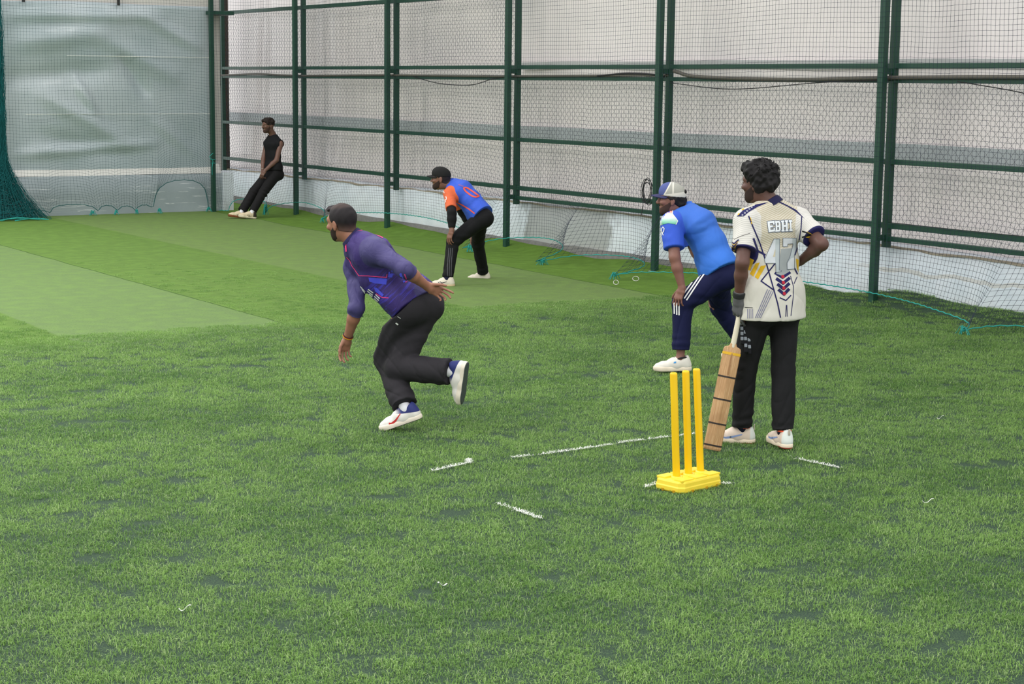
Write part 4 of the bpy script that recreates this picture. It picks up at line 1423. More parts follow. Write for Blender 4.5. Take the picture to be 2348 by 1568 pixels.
def creases(V, Q, axis, amp, seed, n=6, f=34.0, tilt=.55, mask_f=7.0):
    """scattered sharp fold lines pressed into the cloth"""
    g = np.random.default_rng(seed)
    N = normals(V, Q)
    out = np.zeros(len(V))
    axis = nz_(axis)
    for i in range(n):
        e = nz_(g.normal(size=3)); e = nz_(e - axis * float(e @ axis))
        d = nz_(e + axis * g.uniform(-.9, .9) * tilt * 2)
        ph = V @ d * f * g.uniform(.7, 1.5) + 1.5 * n3(V, 6, seed + 10 * i, 1) + g.uniform(0, 6)
        r = 1 - np.abs(np.sin(ph))
        m = np.clip(n3(V, mask_f, seed + 7 * i + 3, 1) * 1.1 - .15, 0, 1)
        out += r ** 3 * m
    return V - N * (amp * np.clip(out, -.6, 1.4))[:, None]


# ---- garments
def make_trousers(P, mat, g=.014, cuff=1.15, cut=.03, knee=.006, seed=1, amp=.0035, waist=.10, flare=0.0, name='trousers', top=.03):
    J = P.J
    F = None
    pr = P.seat_prims(g)
    B = []
    for s in 'LR':
        pr += [cone(lerp(lerp(J['hip' + s], J['kn' + s], .08), J['pel'], .06), J['kn' + s], (.084 + g) * P.bld, (.060 + g + knee) * P.bld, .03),
               cone(J['kn' + s], lerp(J['kn' + s], J['an' + s], 1.1), (.059 + g + knee) * P.bld, (.040 + g) * cuff * P.bld, .02)]
    F = field_of(pr, P.h)
    up = nz_(J['neck'] - J['pel'])
    G = F.like()
    # cuff cuts, each only near its own ankle
    for s in 'LR':
        ax = nz_(J['an' + s] - J['kn' + s])
        c = J['an' + s] - ax * cut
        lo = c - .13; hi = c + .13
        sl, X = F._region(lo, hi)
        d = ((X[0] - c[0]) * ax[0] + (X[1] - c[1]) * ax[1] + (X[2] - c[2]) * ax[2]).astype(np.float32)
        r2 = (X[0] - c[0]) ** 2 + (X[1] - c[1]) ** 2 + (X[2] - c[2]) ** 2
        F.g[sl] = np.where(r2 < .128 ** 2, np.maximum(F.g[sl], d), F.g[sl])
        sl2, X = F._region(c + ax * .06 - .09, c + ax * .06 + .09)
        d = ((X[0] - c[0]) * ax[0] + (X[1] - c[1]) * ax[1] + (X[2] - c[2]) * ax[2]).astype(np.float32)
        F.g[sl2] = np.where(d > 0, np.maximum(F.g[sl2], d), F.g[sl2])
    if top is not None: F.plane(J['pel'] + up * top, up)
    V, Q = F.mesh(1)
    V = displace(V, Q, amp, 16, seed, nz_(J['knL'] - J['hipL']))
    V = creases(V, Q, nz_(J['anL'] - J['knL']) , .0056, seed + 100, 6, 26.0, .5, 8.0)
    for s in 'LR':
        ax = nz_(J['an' + s] - J['kn' + s])
        bend = nz_((J['hip' + s] + J['an' + s]) / 2 - J['kn' + s])
        V = folds(V, Q, J['kn' + s], ax, bend, 3, .006, .012, .10, seed + 3)
        V = folds(V, Q, J['an' + s] - ax * (cut + .05), ax, V3(0, 0, 0), 3, .008, .011, .07, seed + 4)
    b = nz_(V3(*P.back))
    V = folds(V, Q, lerp(J['hipL'], J['hipR'], .5) , nz_(lerp(J['knL'], J['knR'], .5) - J['pel']), -P.spine()[4], 3, .006, .016, .12, seed + 5)
    return P.obj(name, V, Q, mat), (V, Q)


def make_shirt(P, mat, g=.012, sleeve=.72, sl_g=.016, bend=0.0, hem=.02, seed=2, amp=.004, belly=0.0, k_hem=0.0, name='shirt', sleeves='LR', neck_r=.062, hem_n=None, flare=.012, skirt=1.5, crease=.0034, sag=0.0):
    J = P.J
    tp = P.torso_prims(g, bend, belly, sag)
    up = nz_(J['neck'] - J['pel'])
    # skirt of the shirt below the waist
    tp.append(cone(J['pel'] + up * .05, J['pel'] - up * .10, (.112 + g + flare) * P.bld, (.116 + g + flare) * P.bld, .04, P.lat_p, skirt))
    sp = {}
    for s in 'LR':
        sh, el, wr = J['sh' + s], J['el' + s], J['wr' + s]
        L = np.linalg.norm(el - sh)
        if sleeve <= 1: sp[s] = [cone(sh, lerp(sh, el, 1.0), (.056 + sl_g) * P.bld, (.050 + sl_g) * P.bld, .03)]
        else: sp[s] = [cone(sh, el, (.054 + sl_g) * P.bld, (.043 + sl_g) * P.bld, .03), cone(el, wr, (.043 + sl_g) * P.bld, (.049 + sl_g) * P.bld, .02)]
    allp = tp + [p for s in sleeves for p in sp[s]]
    F = field_of(allp, P.h)
    F.g[:] = 0.5
    for p in tp: F.put(p)
    hn = nz_(hem_n) if hem_n is not None else -up
    F.plane(J['pel'] + up * hem, hn)
    # neck opening
    F.put(sub(cone(J['neck'] + nz_(J['head'] - J['neck']) * -.01 - P.back * .0, J['head'], neck_r, neck_r * 1.1, .01)), 's')
    if not sleeves:
        for s in 'LR':
            ax = nz_(J['el' + s] - J['sh' + s])
            c = J['sh' + s]
            sg = 1 if s == 'L' else -1
            F.put(sub(cone(c + P.lat_c * sg * .075 + V3(0, 0, .03), c + P.lat_c * sg * .075 - V3(0, 0, .13), .062, .060, .012)), 's')
    for s in sleeves:
        G = F.like()
        for p in sp[s]: G.put(p)
        sh, el, wr = J['sh' + s], J['el' + s], J['wr' + s]
        if sleeve <= 1: c = lerp(sh, el, sleeve); ax = nz_(el - sh)
        else: c = lerp(el, wr, sleeve - 1); ax = nz_(wr - el)
        G.plane(c, ax)
        F.merge(G, .03)
    V, Q = F.mesh(1)
    V = displace(V, Q, amp, 13, seed, up)
    V = creases(V, Q, up, crease, seed + 100, 6, 22.0, .5, 8.0)
    for s in sleeves:
        sh, el = J['sh' + s], J['el' + s]
        V = folds(V, Q, lerp(sh, el, .2), nz_(el - sh), nz_(lerp(J['pel'], J['neck'], .6) - sh), 3, .007, .014, .09, seed + 7)
        if sleeve > 1: V = folds(V, Q, el, nz_(J['wr' + s] - el), V3(0, 0, 0), 3, .008, .013, .10, seed + 9)
    front = -P.spine(bend)[4]
    V = folds(V, Q, lerp(J['pel'], J['neck'], .25), up, front, 3, .007 if bend else .003, .020, .16, seed + 8)
    o = P.obj(name, V, Q, mat)
    # pattern coordinates: lateral, depth, height along the spine (0 hem .. 1 neck); sleeve masks
    lat = nz_(P.lat_c + P.lat_p); lat = nz_(lat - up * (lat @ up)); dep = np.cross(lat, up)
    T = float(np.linalg.norm(J['neck'] - J['pel']))
    rel = V - J['pel']
    set_attr(o, 'pat', np.stack([rel @ lat, rel @ dep, rel @ up / T], 1), True)
    dt = pdist(tp, V)
    for s in sleeves:
        ds = pdist(sp[s], V)
        sh, el = J['sh' + s], J['el' + s]
        set_attr(o, 'sm' + s, (dt - ds) * 100)
        set_attr(o, 'st' + s, ((V - sh) @ nz_(el - sh)) / np.linalg.norm(el - sh))
    return o, (V, Q)


def make_collar(P, mat, r=.064, hgt=.035, tilt=0.0, name='collar', open_front=True, thick=.006, rise=.004):
    J = P.J
    ax = nz_(J['head'] - P.Rh[2] * .06 - P.Rh[0] * .03 - J['neck'])
    fwd = nz_(P.J['ch'] - ax * (P.J['ch'] @ ax)); sd = np.cross(ax, fwd)
    n = 40
    V = []
    for i in range(n):
        a = math.radians(18 + 324 * i / (n - 1)) if open_front else 2 * math.pi * i / (n - 1)
        d = fwd * math.cos(a) + sd * math.sin(a)
        drop = .022 * (math.cos(a) * .5 + .5)
        c = J['neck'] + ax * (rise - drop)
        V += [c + d * (r + .018) - ax * .012, c + d * (r + .010) + ax * hgt * .5, c + d * (r + .003) + ax * hgt, c + d * (r - .004) + ax * (hgt + .002), c + d * (r - .005) - ax * .01]
    F = []
    for i in range(n - 1):
        for j in range(4):
            F.append((5 * i + j, 5 * i + 5 + j, 5 * i + 6 + j, 5 * i + 1 + j))
    return P.obj(name, np.array(V), F, mat)


def shoe(P, s, up_mat, sole_mat, L=1.0, collar=None, sole2=None, tongue=True, marks=(), sock=None, sock_top=.05, h=.005):
    J = P.J
    R = frame_of(J['ft' + s], J['fu' + s])
    an = J['an' + s]
    o0 = an - R[2] * .085 * L            # ground point under the ankle
    at = lambda x, y, z: o0 + (R[0] * x + R[1] * y + R[2] * z) * L
    Cn = lambda a, b, ra, rb, k=.015, st=1.0, lt=None: cone(at(*a), at(*b), ra * L, rb * L, k, lt, st)
    up = [Cn((-.042, 0, .045), (.03, 0, .042), .036, .040, .02), Cn((.03, 0, .042), (.125, 0, .034), .041, .037, .02), Cn((.125, 0, .034), (.165, 0, .031), .037, .029, .02),
          Cn((-.044, 0, .04), (-.036, 0, .092), .034, .030, .02), Cn((-.03, 0, .075), (.045, 0, .062), .033, .036, .025), Cn((.02, 0, .075), (.065, 0, .060), .03, .032, .02)]
    F = field_of(up, h, .02)
    F.put(sub(Cn((-.010, 0, .135), (-.008, 0, .092), .044, .026, .006)), 's')
    F.plane(at(0, 0, .012), -R[2])
    V, Q = F.mesh(1)
    so = P.obj('shoe', V, Q, up_mat)
    rel = (V - o0) / L
    set_attr(so, 'pat', np.stack([rel @ R[0], rel @ R[1], rel @ R[2]], 1), True)
    sol = [Cn((-.045, 0, .018), (.06, 0, .018), .040, .040, .02, 1.0), Cn((.06, 0, .018), (.135, 0, .018), .040, .043, .02), Cn((.130, 0, .020), (.170, 0, .024), .043, .032, .02)]
    F = field_of(sol, h, .02)
    F.plane(at(0, 0, .034), R[2] + R[0] * -.03); F.plane(at(0, 0, .001), -R[2] + R[0] * .0)
    v, q = F.mesh(1)
    sobj = P.obj('sole', v, q, sole_mat, so)
    rel = (v - o0) / L
    set_attr(sobj, 'pat', np.stack([rel @ R[0], rel @ R[1], rel @ R[2]], 1), True)
    if tongue:
        for i in range(5):
            x = .045 + .018 * i
            z = .098 - .0125 * i
            pts = [at(x - .006, .022, z - .012), at(x, .010, z + .004), at(x + .003, 0, z + .007), at(x, -.010, z + .004), at(x - .006, -.022, z - .012)]
            tube_obj('lace', pts, .0032 * L, marks[0] if marks else sole_mat, so, 5, 10, base=P.base)
    if collar is not None:
        a = np.linspace(0, 2 * math.pi, 30)
        pts = np.array([at(-.010 + .045 * math.cos(t), .034 * math.sin(t), .096 - .010 * math.cos(t) - .006 * math.cos(2 * t)) for t in a])
        tube_obj('collar_lining', pts, .0075 * L, collar, so, 6, raw=True, base=P.base)
    if sock is not None:
        kn = J['kn' + s]; ax = nz_(kn - an)
        v, q = field_of([cone(an - R[2] * .03, an, .035, .037, .01), cone(an, an + ax * sock_top, .037, .040, .01)], .005, .02).mesh(1)
        P.obj('sock', v, q, sock)
    return so, (V, Q), at, R


def decal(P, target, polys, origin, ux, uy, dirn, mat, name, parent, lift=.0022, cell=.012, depth=1.0, max_depth=None):
    """flat print laid on a garment: 2-D polygons (metres) projected along dirn onto the target mesh"""
    bvh = target if isinstance(target, BVHTree) else BVHTree.FromPolygons([tuple(p) for p in target[0]], [tuple(int(i) for i in q) for q in target[1]])
    bm = bmesh.new()
    for poly in polys:
        vs = [bm.verts.new((x, y, 0)) for x, y in poly]
        try: bm.faces.new(vs)
        except ValueError: pass
    bmesh.ops.triangulate(bm, faces=bm.faces[:])
    xs = [v.co.x for v in bm.verts]; ys = [v.co.y for v in bm.verts]
    for axis, lo, hi in ((0, min(xs), max(xs)), (1, min(ys), max(ys))):
        k = lo + cell
        while k < hi:
            no = (1, 0, 0) if axis == 0 else (0, 1, 0); co = (k, 0, 0) if axis == 0 else (0, k, 0)
            bmesh.ops.bisect_plane(bm, geom=bm.verts[:] + bm.edges[:] + bm.faces[:], plane_co=co, plane_no=no)
            k += cell
    dn = Vector(tuple(nz_(dirn)))
    kill = []
    for v in bm.verts:
        o = origin + ux * v.co.x + uy * v.co.y - nz_(dirn) * depth
        hit, nrm, _, dd = bvh.ray_cast(Vector(tuple(o)), dn, depth * 2)
        if hit is None or (max_depth and dd > max_depth): kill.append(v); continue
        if nrm.dot(dn) > 0: nrm = -nrm
        v.co = hit + nrm * lift
    bmesh.ops.delete(bm, geom=kill, context='VERTS')
    if not bm.faces: bm.free(); return None
    # drop stretched faces at silhouettes
    bad = [e for e in bm.edges if e.calc_length() > cell * 4]
    bmesh.ops.delete(bm, geom=bad, context='EDGES')
    # one object for each connected piece of the print
    bm.faces.ensure_lookup_table()
    seen = set(); out = []
    for f0 in bm.faces:
        if f0 in seen: continue
        st = [f0]; seen.add(f0); isl = []
        while st:
            f = st.pop(); isl.append(f)
            for v in f.verts:
                for g in v.link_faces:
                    if g not in seen: seen.add(g); st.append(g)
        ids = {}; V = []; F = []
        for f in isl:
            q = []
            for v in f.verts:
                if v not in ids: ids[v] = len(V); V.append(tuple(v.co))
                q.append(ids[v])
            F.append(q)
        if sum(f.calc_area() for f in isl) > 6e-6: out.append((np.array(V), F))
    bm.free()
    for V, F in out: P.obj(name, V, F, mat, parent)


def strip_poly(pts, w):
    """polyline -> list of quads of width w"""
    out = []
    pts = [np.array(p, float) for p in pts]
    for a, b in zip(pts[:-1], pts[1:]):
        d = nz_(b - a); n = np.array([-d[1], d[0]]) * w / 2
        e = d * w * .25
        out.append([tuple(a - n - e), tuple(b - n + e), tuple(b + n + e), tuple(a + n - e)])
    return out


def viewplane(p):
    """axes of a plane at p that faces the spectator side of the hall"""
    d = nz_(p - CAM_POS)
    ux = nz_(np.cross(d, V3(0, 0, 1))); uy = np.cross(ux, d)
    s = float((p - CAM_POS) @ _fw) / 3955.0
    return d, ux, uy, s

# ------------------------------------------------------------------ prints
def printer(P, target, p_ref, px_ref, crop=(0, 0, 1.0)):
    """prints measured from the picture of the garment: crop origin and scale -> metres on a plane facing the spectators"""
    d = nz_(p_ref - CAM_POS)
    ux = nz_(_r - d * float(_r @ d)); uy = np.cross(ux, d)
    s = float((p_ref - CAM_POS) @ _fw) / 3955.0
    bvh = BVHTree.FromPolygons([tuple(p) for p in target[0]], [tuple(int(i) for i in q) for q in target[1]])
    cv = lambda X, Y: (((crop[0] + X / crop[2]) - px_ref[0]) * s, (px_ref[1] - (crop[1] + Y / crop[2])) * s)

    def put(polys, mat, name, parent, lift=.0022, cell=.012, max_depth=None):
        for p in polys: decal(P, bvh, [[cv(*q) for q in p]], p_ref, ux, uy, d, mat, name, parent, lift, cell, 1.2, max_depth)

    def line(pts, w, mat, name, parent, lift=.0024, cell=.012, max_depth=None):
        return decal(P, bvh, [[cv(*q) for q in p] for p in strip_poly(pts, w)], p_ref, ux, uy, d, mat, name, parent, lift, cell, 1.2, max_depth)
    return put, line


def flat(name, c, rough=.7):
    return plain(name, c, rough, .2, .05, 40)


def proj_px(p):
    q = np.asarray(p, float) - CAM_POS
    z = q @ _fw
    return (1174 + 3955 * (q @ _r) / z, 784 - 3955 * (q @ _u) / z)


def smooth_hair(P, prims, cuts, name, mat, h=.005, amp=.0, f=60, seed=1, parent=None, amp2=0, f2=200):
    F = field_of(prims, h, .03)
    for c, n in cuts: F.plane(c, n)
    V, Q = F.mesh(1)
    if amp:
        N = normals(V, Q)
        V = V + N * (amp * n3(V, f, seed, 2))[:, None]
        if amp2: V = V + N * (amp2 * n3(V, f2, seed + 1, 1))[:, None]
    return P.obj(name, V, Q, mat, parent)


HAIR = plain('black_hair', (26, 24, 25), .65, .25, .35, 220, .004)
HAIR_SOFT = plain('short_dark_hair', (44, 38, 40), .7, .2, .3, 260, .003)
BEARD = plain('dark_beard', (56, 44, 40), .8, .15, .3, 260, .003)


def skull(P, t, s=1.0, neck=True):
    """the head without ears and nose, grown by t"""
    pr = [P.E(-.012, 0, .030, .097 + t, .076 + t, .088 + t, .02, s), P.E(.022, 0, -.035, .066 + t, .062 + t, .080 + t, .03, s), P.E(.050, 0, -.078, .040 + t, .040 + t, .036 + t, .03, s),
          P.E(.070, 0, .030, .022 + t, .052 + t, .020 + t, .025, s), P.E(.072, 0, -.096, .018 + t, .020 + t, .016 + t, .02, s)]
    for sg in (1, -1): pr.append(P.E(.070, sg * .045, -.018, .022 + t, .020 + t, .018 + t, .02, s))
    if neck:
        J = P.J; nk = J['head'] - P.Rh[2] * .062 - P.Rh[0] * .028
        pr.append(cone(nk, lerp(nk, J['neck'], .8), .054 * P.bld + t * .8, .058 * P.bld + t * .5, .03))
    return pr


def beard(P, mat=BEARD, t=.004, top=-.035, s=1.0, h=.0042):
    R = P.Rh
    F = field_of(skull(P, t, s, False), h, .015)
    # upper edge runs from the sideburns down to the mouth corners, rear edge along the jaw
    F.plane(P.head_at(.010, 0, -.012, s), R[2] + R[0] * .62)
    F.plane(P.head_at(.006, 0, -.06, s), -R[0] - R[2] * .30)
    F.put(sub(P.E(.095, 0, -.057, .030, .021, .009, .006, s)), 's')
    F.put(sub(P.E(.0, .0, -.115, .05, .05, .022, .02, s)), 's')
    V, Q = F.mesh(1)
    o = P.obj('beard', V, Q, mat)
    v, q = field_of([P.E(.091, 0, -.041, .011, .026, .0055, .008, s)], .0035, .015).mesh(1)
    P.obj('moustache', v, q, mat)
    for sg in (1, -1):
        v, q = field_of([cone(P.head_at(.089, sg * .016, .028, s), P.head_at(.080, sg * .050, .030, s), .0045, .003, .006)], .003, .012).mesh(1)
        P.obj('eyebrow', v, q, mat)
    return o


def crop_hair(P, mat, t=.005, name='hair', amp=.001, nape=-.055, brow=.058):
    """short hair: the skull grown by t, kept behind the hairline and clear of the ears"""
    R = P.Rh
    F = field_of(skull(P, t), .0045, .02)
    F.plane(P.head_at(.052, 0, brow), R[0] * 1.0 - R[2] * .75)          # forehead line
    F.plane(P.head_at(.020, 0, -.012), R[0] * 1.0 - R[2] * .25)         # in front of the ears
    F.plane(P.head_at(-.06, 0, nape), -R[2] + R[0] * .35)               # nape
    for sg in (1, -1): F.put(sub(P.E(.004, sg * .080, -.022, .030, .022, .038, .006)), 's')
    V, Q = F.mesh(1)
    N = normals(V, Q)
    V = V + N * (amp * n3(V, 160, 3, 1))[:, None]
    o = P.obj(name, V, Q, mat)
    rel = V - P.J['head']
    set_attr(o, 'pat', np.stack([rel @ R[0], rel @ R[1], rel @ R[2]], 1), True)
    return o


def cap(P, mat, brim_mat, tilt=0.0, s=1.0, name='cap'):
    R = P.Rh
    F = field_of([P.E(-.010, 0, .036, .106, .087, .094, .02, s), P.E(.02, 0, .075, .075, .070, .060, .03, s)], .0045, .03)
    F.plane(P.head_at(0, 0, .030, s), -R[2] + R[0] * -.10 * 0 - R[0] * (-.12))
    F.put(sub(P.E(-.010, 0, .030, .099, .080, .088, .004, s)), 's')
    V, Q = F.mesh(1)
    o = P.obj(name, V, Q, mat)
    rel = V - P.J['head']
    set_attr(o, 'pat', np.stack([rel @ R[0], rel @ R[1], rel @ R[2]], 1) / s, True)
    # brim: curved blade
    nx, ny = 14, 22
    top, bot = [], []
    for i in range(nx):
        for j in range(ny):
            b = -1 + 2 * j / (ny - 1)
            t = i / (nx - 1)
            reach = .075 * math.sqrt(max(0, 1 - b * b * .92))
            x = .085 - .040 * b * b * .9 - .020 * b ** 4 + t * reach
            y = b * .076
            z = .046 + .012 * 0 - .020 * b * b - .010 * t
            top.append(P.head_at(x, y, z + .0035, s)); bot.append(P.head_at(x, y, z - .0035, s))
    V = np.array(top + bot); n = nx * ny
    q = grid_faces(nx, ny)
    F = [tuple(f) for f in q] + [tuple(f[::-1] + n) for f in q]
    idx = np.arange(n).reshape(nx, ny)
    ring = list(idx[0, :]) + list(idx[1:, -1]) + list(idx[-1, -2::-1]) + list(idx[-2:0:-1, 0])
    for a, b in zip(ring, ring[1:] + ring[:1]): F.append((int(a), int(b), int(b) + n, int(a) + n))
    P.obj('brim', V, F, brim_mat, o)
    return o


def stripes_between(P, target, pairs, w, mat, name, parent, p_ref, px_ref):
    put, line = printer(P, target, p_ref, px_ref)
    for a in pairs: line(a, w, mat, name, parent)


WHITE_CL = flat('white_print', (232, 232, 230))
SOCK_W = cloth('white_sock', (226, 226, 230), .04, .003)
SOCK_D = cloth('dark_sock', (22, 24, 48), .04, .003)


# ================================================================== 1 the bowler
def bowler():
    P = Person('bowler', 'bowler in purple and navy shirt and black trousers, bent forward on one leg', skin_mat('skin_bowler', (150, 108, 88)), .006, 1.02)
    J = P.J
    P.body(dict(L=dict(th=-1, curls=(10, 24, 32, 38), spread=5, thumb=(34, 6, 8)), R=dict(th=1, curls=(26, 30, 34, 38), spread=3, thumb=(28, 18, 16))), .97, .02)
    # shirt
    n = NT('purple_jersey')
    pat = n.attr('pat', 'Vector'); px, py, pz = n.xyz(pat)
    body = n.mix(n.noise(n.objco(), 7, 3), lin((50, 38, 92)), lin((66, 50, 120)))
    vib = n.step(n.noise(n.scalev(pat, (3, 3, 26)), 1.6, 2, .6), .50, .62)
    low = n.math('MULTIPLY', n.step(pz, -.02, .12), n.math('SUBTRACT', 1.0, n.step(pz, .45, .62)))
    body = n.mix(n.math('MULTIPLY', n.math('MULTIPLY', vib, low), .6), body, lin((72, 66, 190)))
    slv = n.mix(n.noise(n.objco(), 9, 2), lin((58, 54, 98)), lin((74, 68, 118)))
    m = n.math('MAXIMUM', n.step(n.attr('smL'), -3.5, -2.5), n.step(n.attr('smR'), -3.0, -2.0))
    col = n.mix(m, body, slv)
    o = n.objco()
    n.bump(n.math('ADD', n.noise(n.scalev(o, (1, 1, .5)), 13, 3, .5, 1.5), n.math('MULTIPLY', n.noise(o, 900, 1), .03)), .6, .014)
    mat = n.done(col, .62, .3)
    so, tg = make_shirt(P, mat, .016, 1.22, .012, .02, -.03, 11, .005, .012, sag=.07, hem_n=-(nz_(J['neck'] - J['pel'])) + P.back * .12 + P.lat_p * .40, flare=.008)
    make_collar(P, cloth('navy_collar', (40, 38, 76), .08, .004), .068, .048)
    pk = flat('pink_print', (236, 70, 130)); bl = flat('blue_print', (78, 84, 214)); wh = WHITE_CL
    ref = J['pel']; put, line = printer(P, tg, ref, proj_px(ref))
    line([(802, 532), (797, 542), (795, 562), (796, 577)], 3.4, pk, 'piping', so)
    line([(803, 531), (821, 529.5), (839, 529.5), (851, 532), (863, 539), (878, 547)], 2.2, pk, 'piping', so)
    line([(796, 590), (803, 597), (808, 609), (817, 621), (825, 632.5), (846, 633), (872, 635.5), (888, 636.5), (889, 630)], 1.5, pk, 'piping', so)
    line([(864, 673), (878, 682), (892, 683)], 1.5, pk, 'piping', so)
    line([(929, 631), (934, 644), (930, 648)], 2.0, pk, 'piping', so)
    put([[(847, 637), (889, 640), (887, 653), (862, 650), (849, 646)], [(893, 618), (904, 624), (900, 637), (891, 636)], [(859, 659), (866, 660), (882, 676), (878, 680), (862, 668)]], bl, 'print', so)
    line([(920, 630), (927, 647)], 5, bl, 'print', so)
    for a in ([(828, 657), (838, 668)], [(831, 663), (837, 672)], [(846, 663), (857, 671)], [(844, 667), (856, 676)], [(848, 674), (855, 680)], [(863, 675), (872, 684)], [(860, 679), (870, 688)], [(859, 684), (868, 692)]):
        line(a, 2.4, wh, 'lettering', so, .003, .008)
    line([(862, 536), (868, 540)], 3, wh, 'lettering', so, .003, .008)
    # trousers
    tm = cloth('black_trousers', (44, 42, 46), .1, .012)
    to, tt = make_trousers(P, tm, .020, 1.35, .030, .006, 21, .004)
    put, line = printer(P, tt, ref, proj_px(ref))
    line([(909, 740), (913, 743)], 3.2, WHITE_CL, 'logo', to, .003, .006)
    line([(913, 725), (919, 729)], 1.0, WHITE_CL, 'zip_pull', to, .003, .006)
    # hair: short, thinning on the crown
    R = P.Rh
    hn_ = NT('faded_hair')
    x, y, z = hn_.xyz(hn_.attr('pat', 'Vector'))
    hc = hn_.mix(hn_.step(hn_.math('SUBTRACT', z, hn_.math('MULTIPLY', x, .3)), -.05, .035), lin((92, 68, 60)), lin((34, 30, 32)))
    hc = hn_.mix(hn_.math('MULTIPLY', hn_.step(z, .085, .11), .5), hc, lin((78, 62, 56)))
    hn_.bump(hn_.noise(hn_.objco(), 380, 2), .4, .003)
    hb = crop_hair(P, hn_.done(hc, .7, .25), .006)
    sf = smooth_hair(P, [P.E(.060, 0, .092, .036, .048, .022)], [], 'quiff', HAIR_SOFT, amp=.005, f=110, parent=hb)
    beard(P, BEARD, .0025)
    # wrist bands
    for k, c in ((.02, (228, 190, 40)), (.055, (60, 40, 34)), (.036, (190, 60, 40))):
        a = np.linspace(0, 6.284, 20); w = lerp(J['wrR'], J['elR'], k + .03)
        ax = nz_(J['wrR'] - J['elR']); e1 = nz_(np.cross(ax, (0.3, 0.5, .8))); e2 = np.cross(ax, e1)
        pts = np.array([w + (e1 * math.cos(t) + e2 * math.sin(t)) * .032 for t in a])
        tube_obj('wrist_band', pts, .004, flat('band', c), P.root, 6, raw=True, base=P.base)
    # shoes
    un = NT('white_trainer')
    pt = un.attr('pat', 'Vector'); x, y, z = un.xyz(pt)
    c = un.mix(un.noise(un.objco(), 30, 3), lin((224, 218, 212)), lin((238, 234, 228)))
    c = un.mix(un.math('MULTIPLY', un.step(x, .075, .02), un.step(un.math('SUBTRACT', z, un.math('MULTIPLY', x, .22)), .066, .070)), c, lin((44, 52, 112)))
    up = un.done(c, .6, .3)
    sn = NT('trainer_sole')
    pt = sn.attr('pat', 'Vector'); x, y, z = sn.xyz(pt)
    c = sn.mix(sn.step(z, .004, .007), lin((70, 76, 76)), lin((236, 224, 208)))
    sol = sn.done(c, .6, .3)
    red = flat('red_mark', (206, 58, 58))
    lace = flat('navy_lace', (40, 48, 92))
    for s in 'LR':
        sh, tg, at, R = shoe(P, s, up, sol, 1.04, None, None, True, (lace,), SOCK_W, .10)
        side = 1 if s == 'L' else 1
        # curved tick on the outer side
        bv = BVHTree.FromPolygons([tuple(p) for p in tg[0]], [tuple(int(i) for i in q) for q in tg[1]])
        tick = [[(.125, .030), (.118, .046), (.105, .040), (.075, .050), (.030, .078), (.028, .074), (.070, .040), (.100, .026)]]
        decal(P, bv, tick, at(0, 0, 0), R[0] * 1.04, R[2] * 1.04, -R[1] * (1 if s == 'L' else -1) * 1.0, red, 'tick_mark', sh, .002, .008, .3)
    return P


# ================================================================== 2 far fielder, orange and blue
def shoe_lines(P, sh, tg, at, R, mat, sgn, lines, w=.006, L=1.0):
    bv = BVHTree.FromPolygons([tuple(p) for p in tg[0]], [tuple(int(i) for i in q) for q in tg[1]])
    for ln in lines:
        decal(P, bv, strip_poly(ln, w), at(0, 0, 0), R[0] * L, R[2] * L, -R[1] * sgn, mat, 'side_stripe', sh, .002, .008, .3)


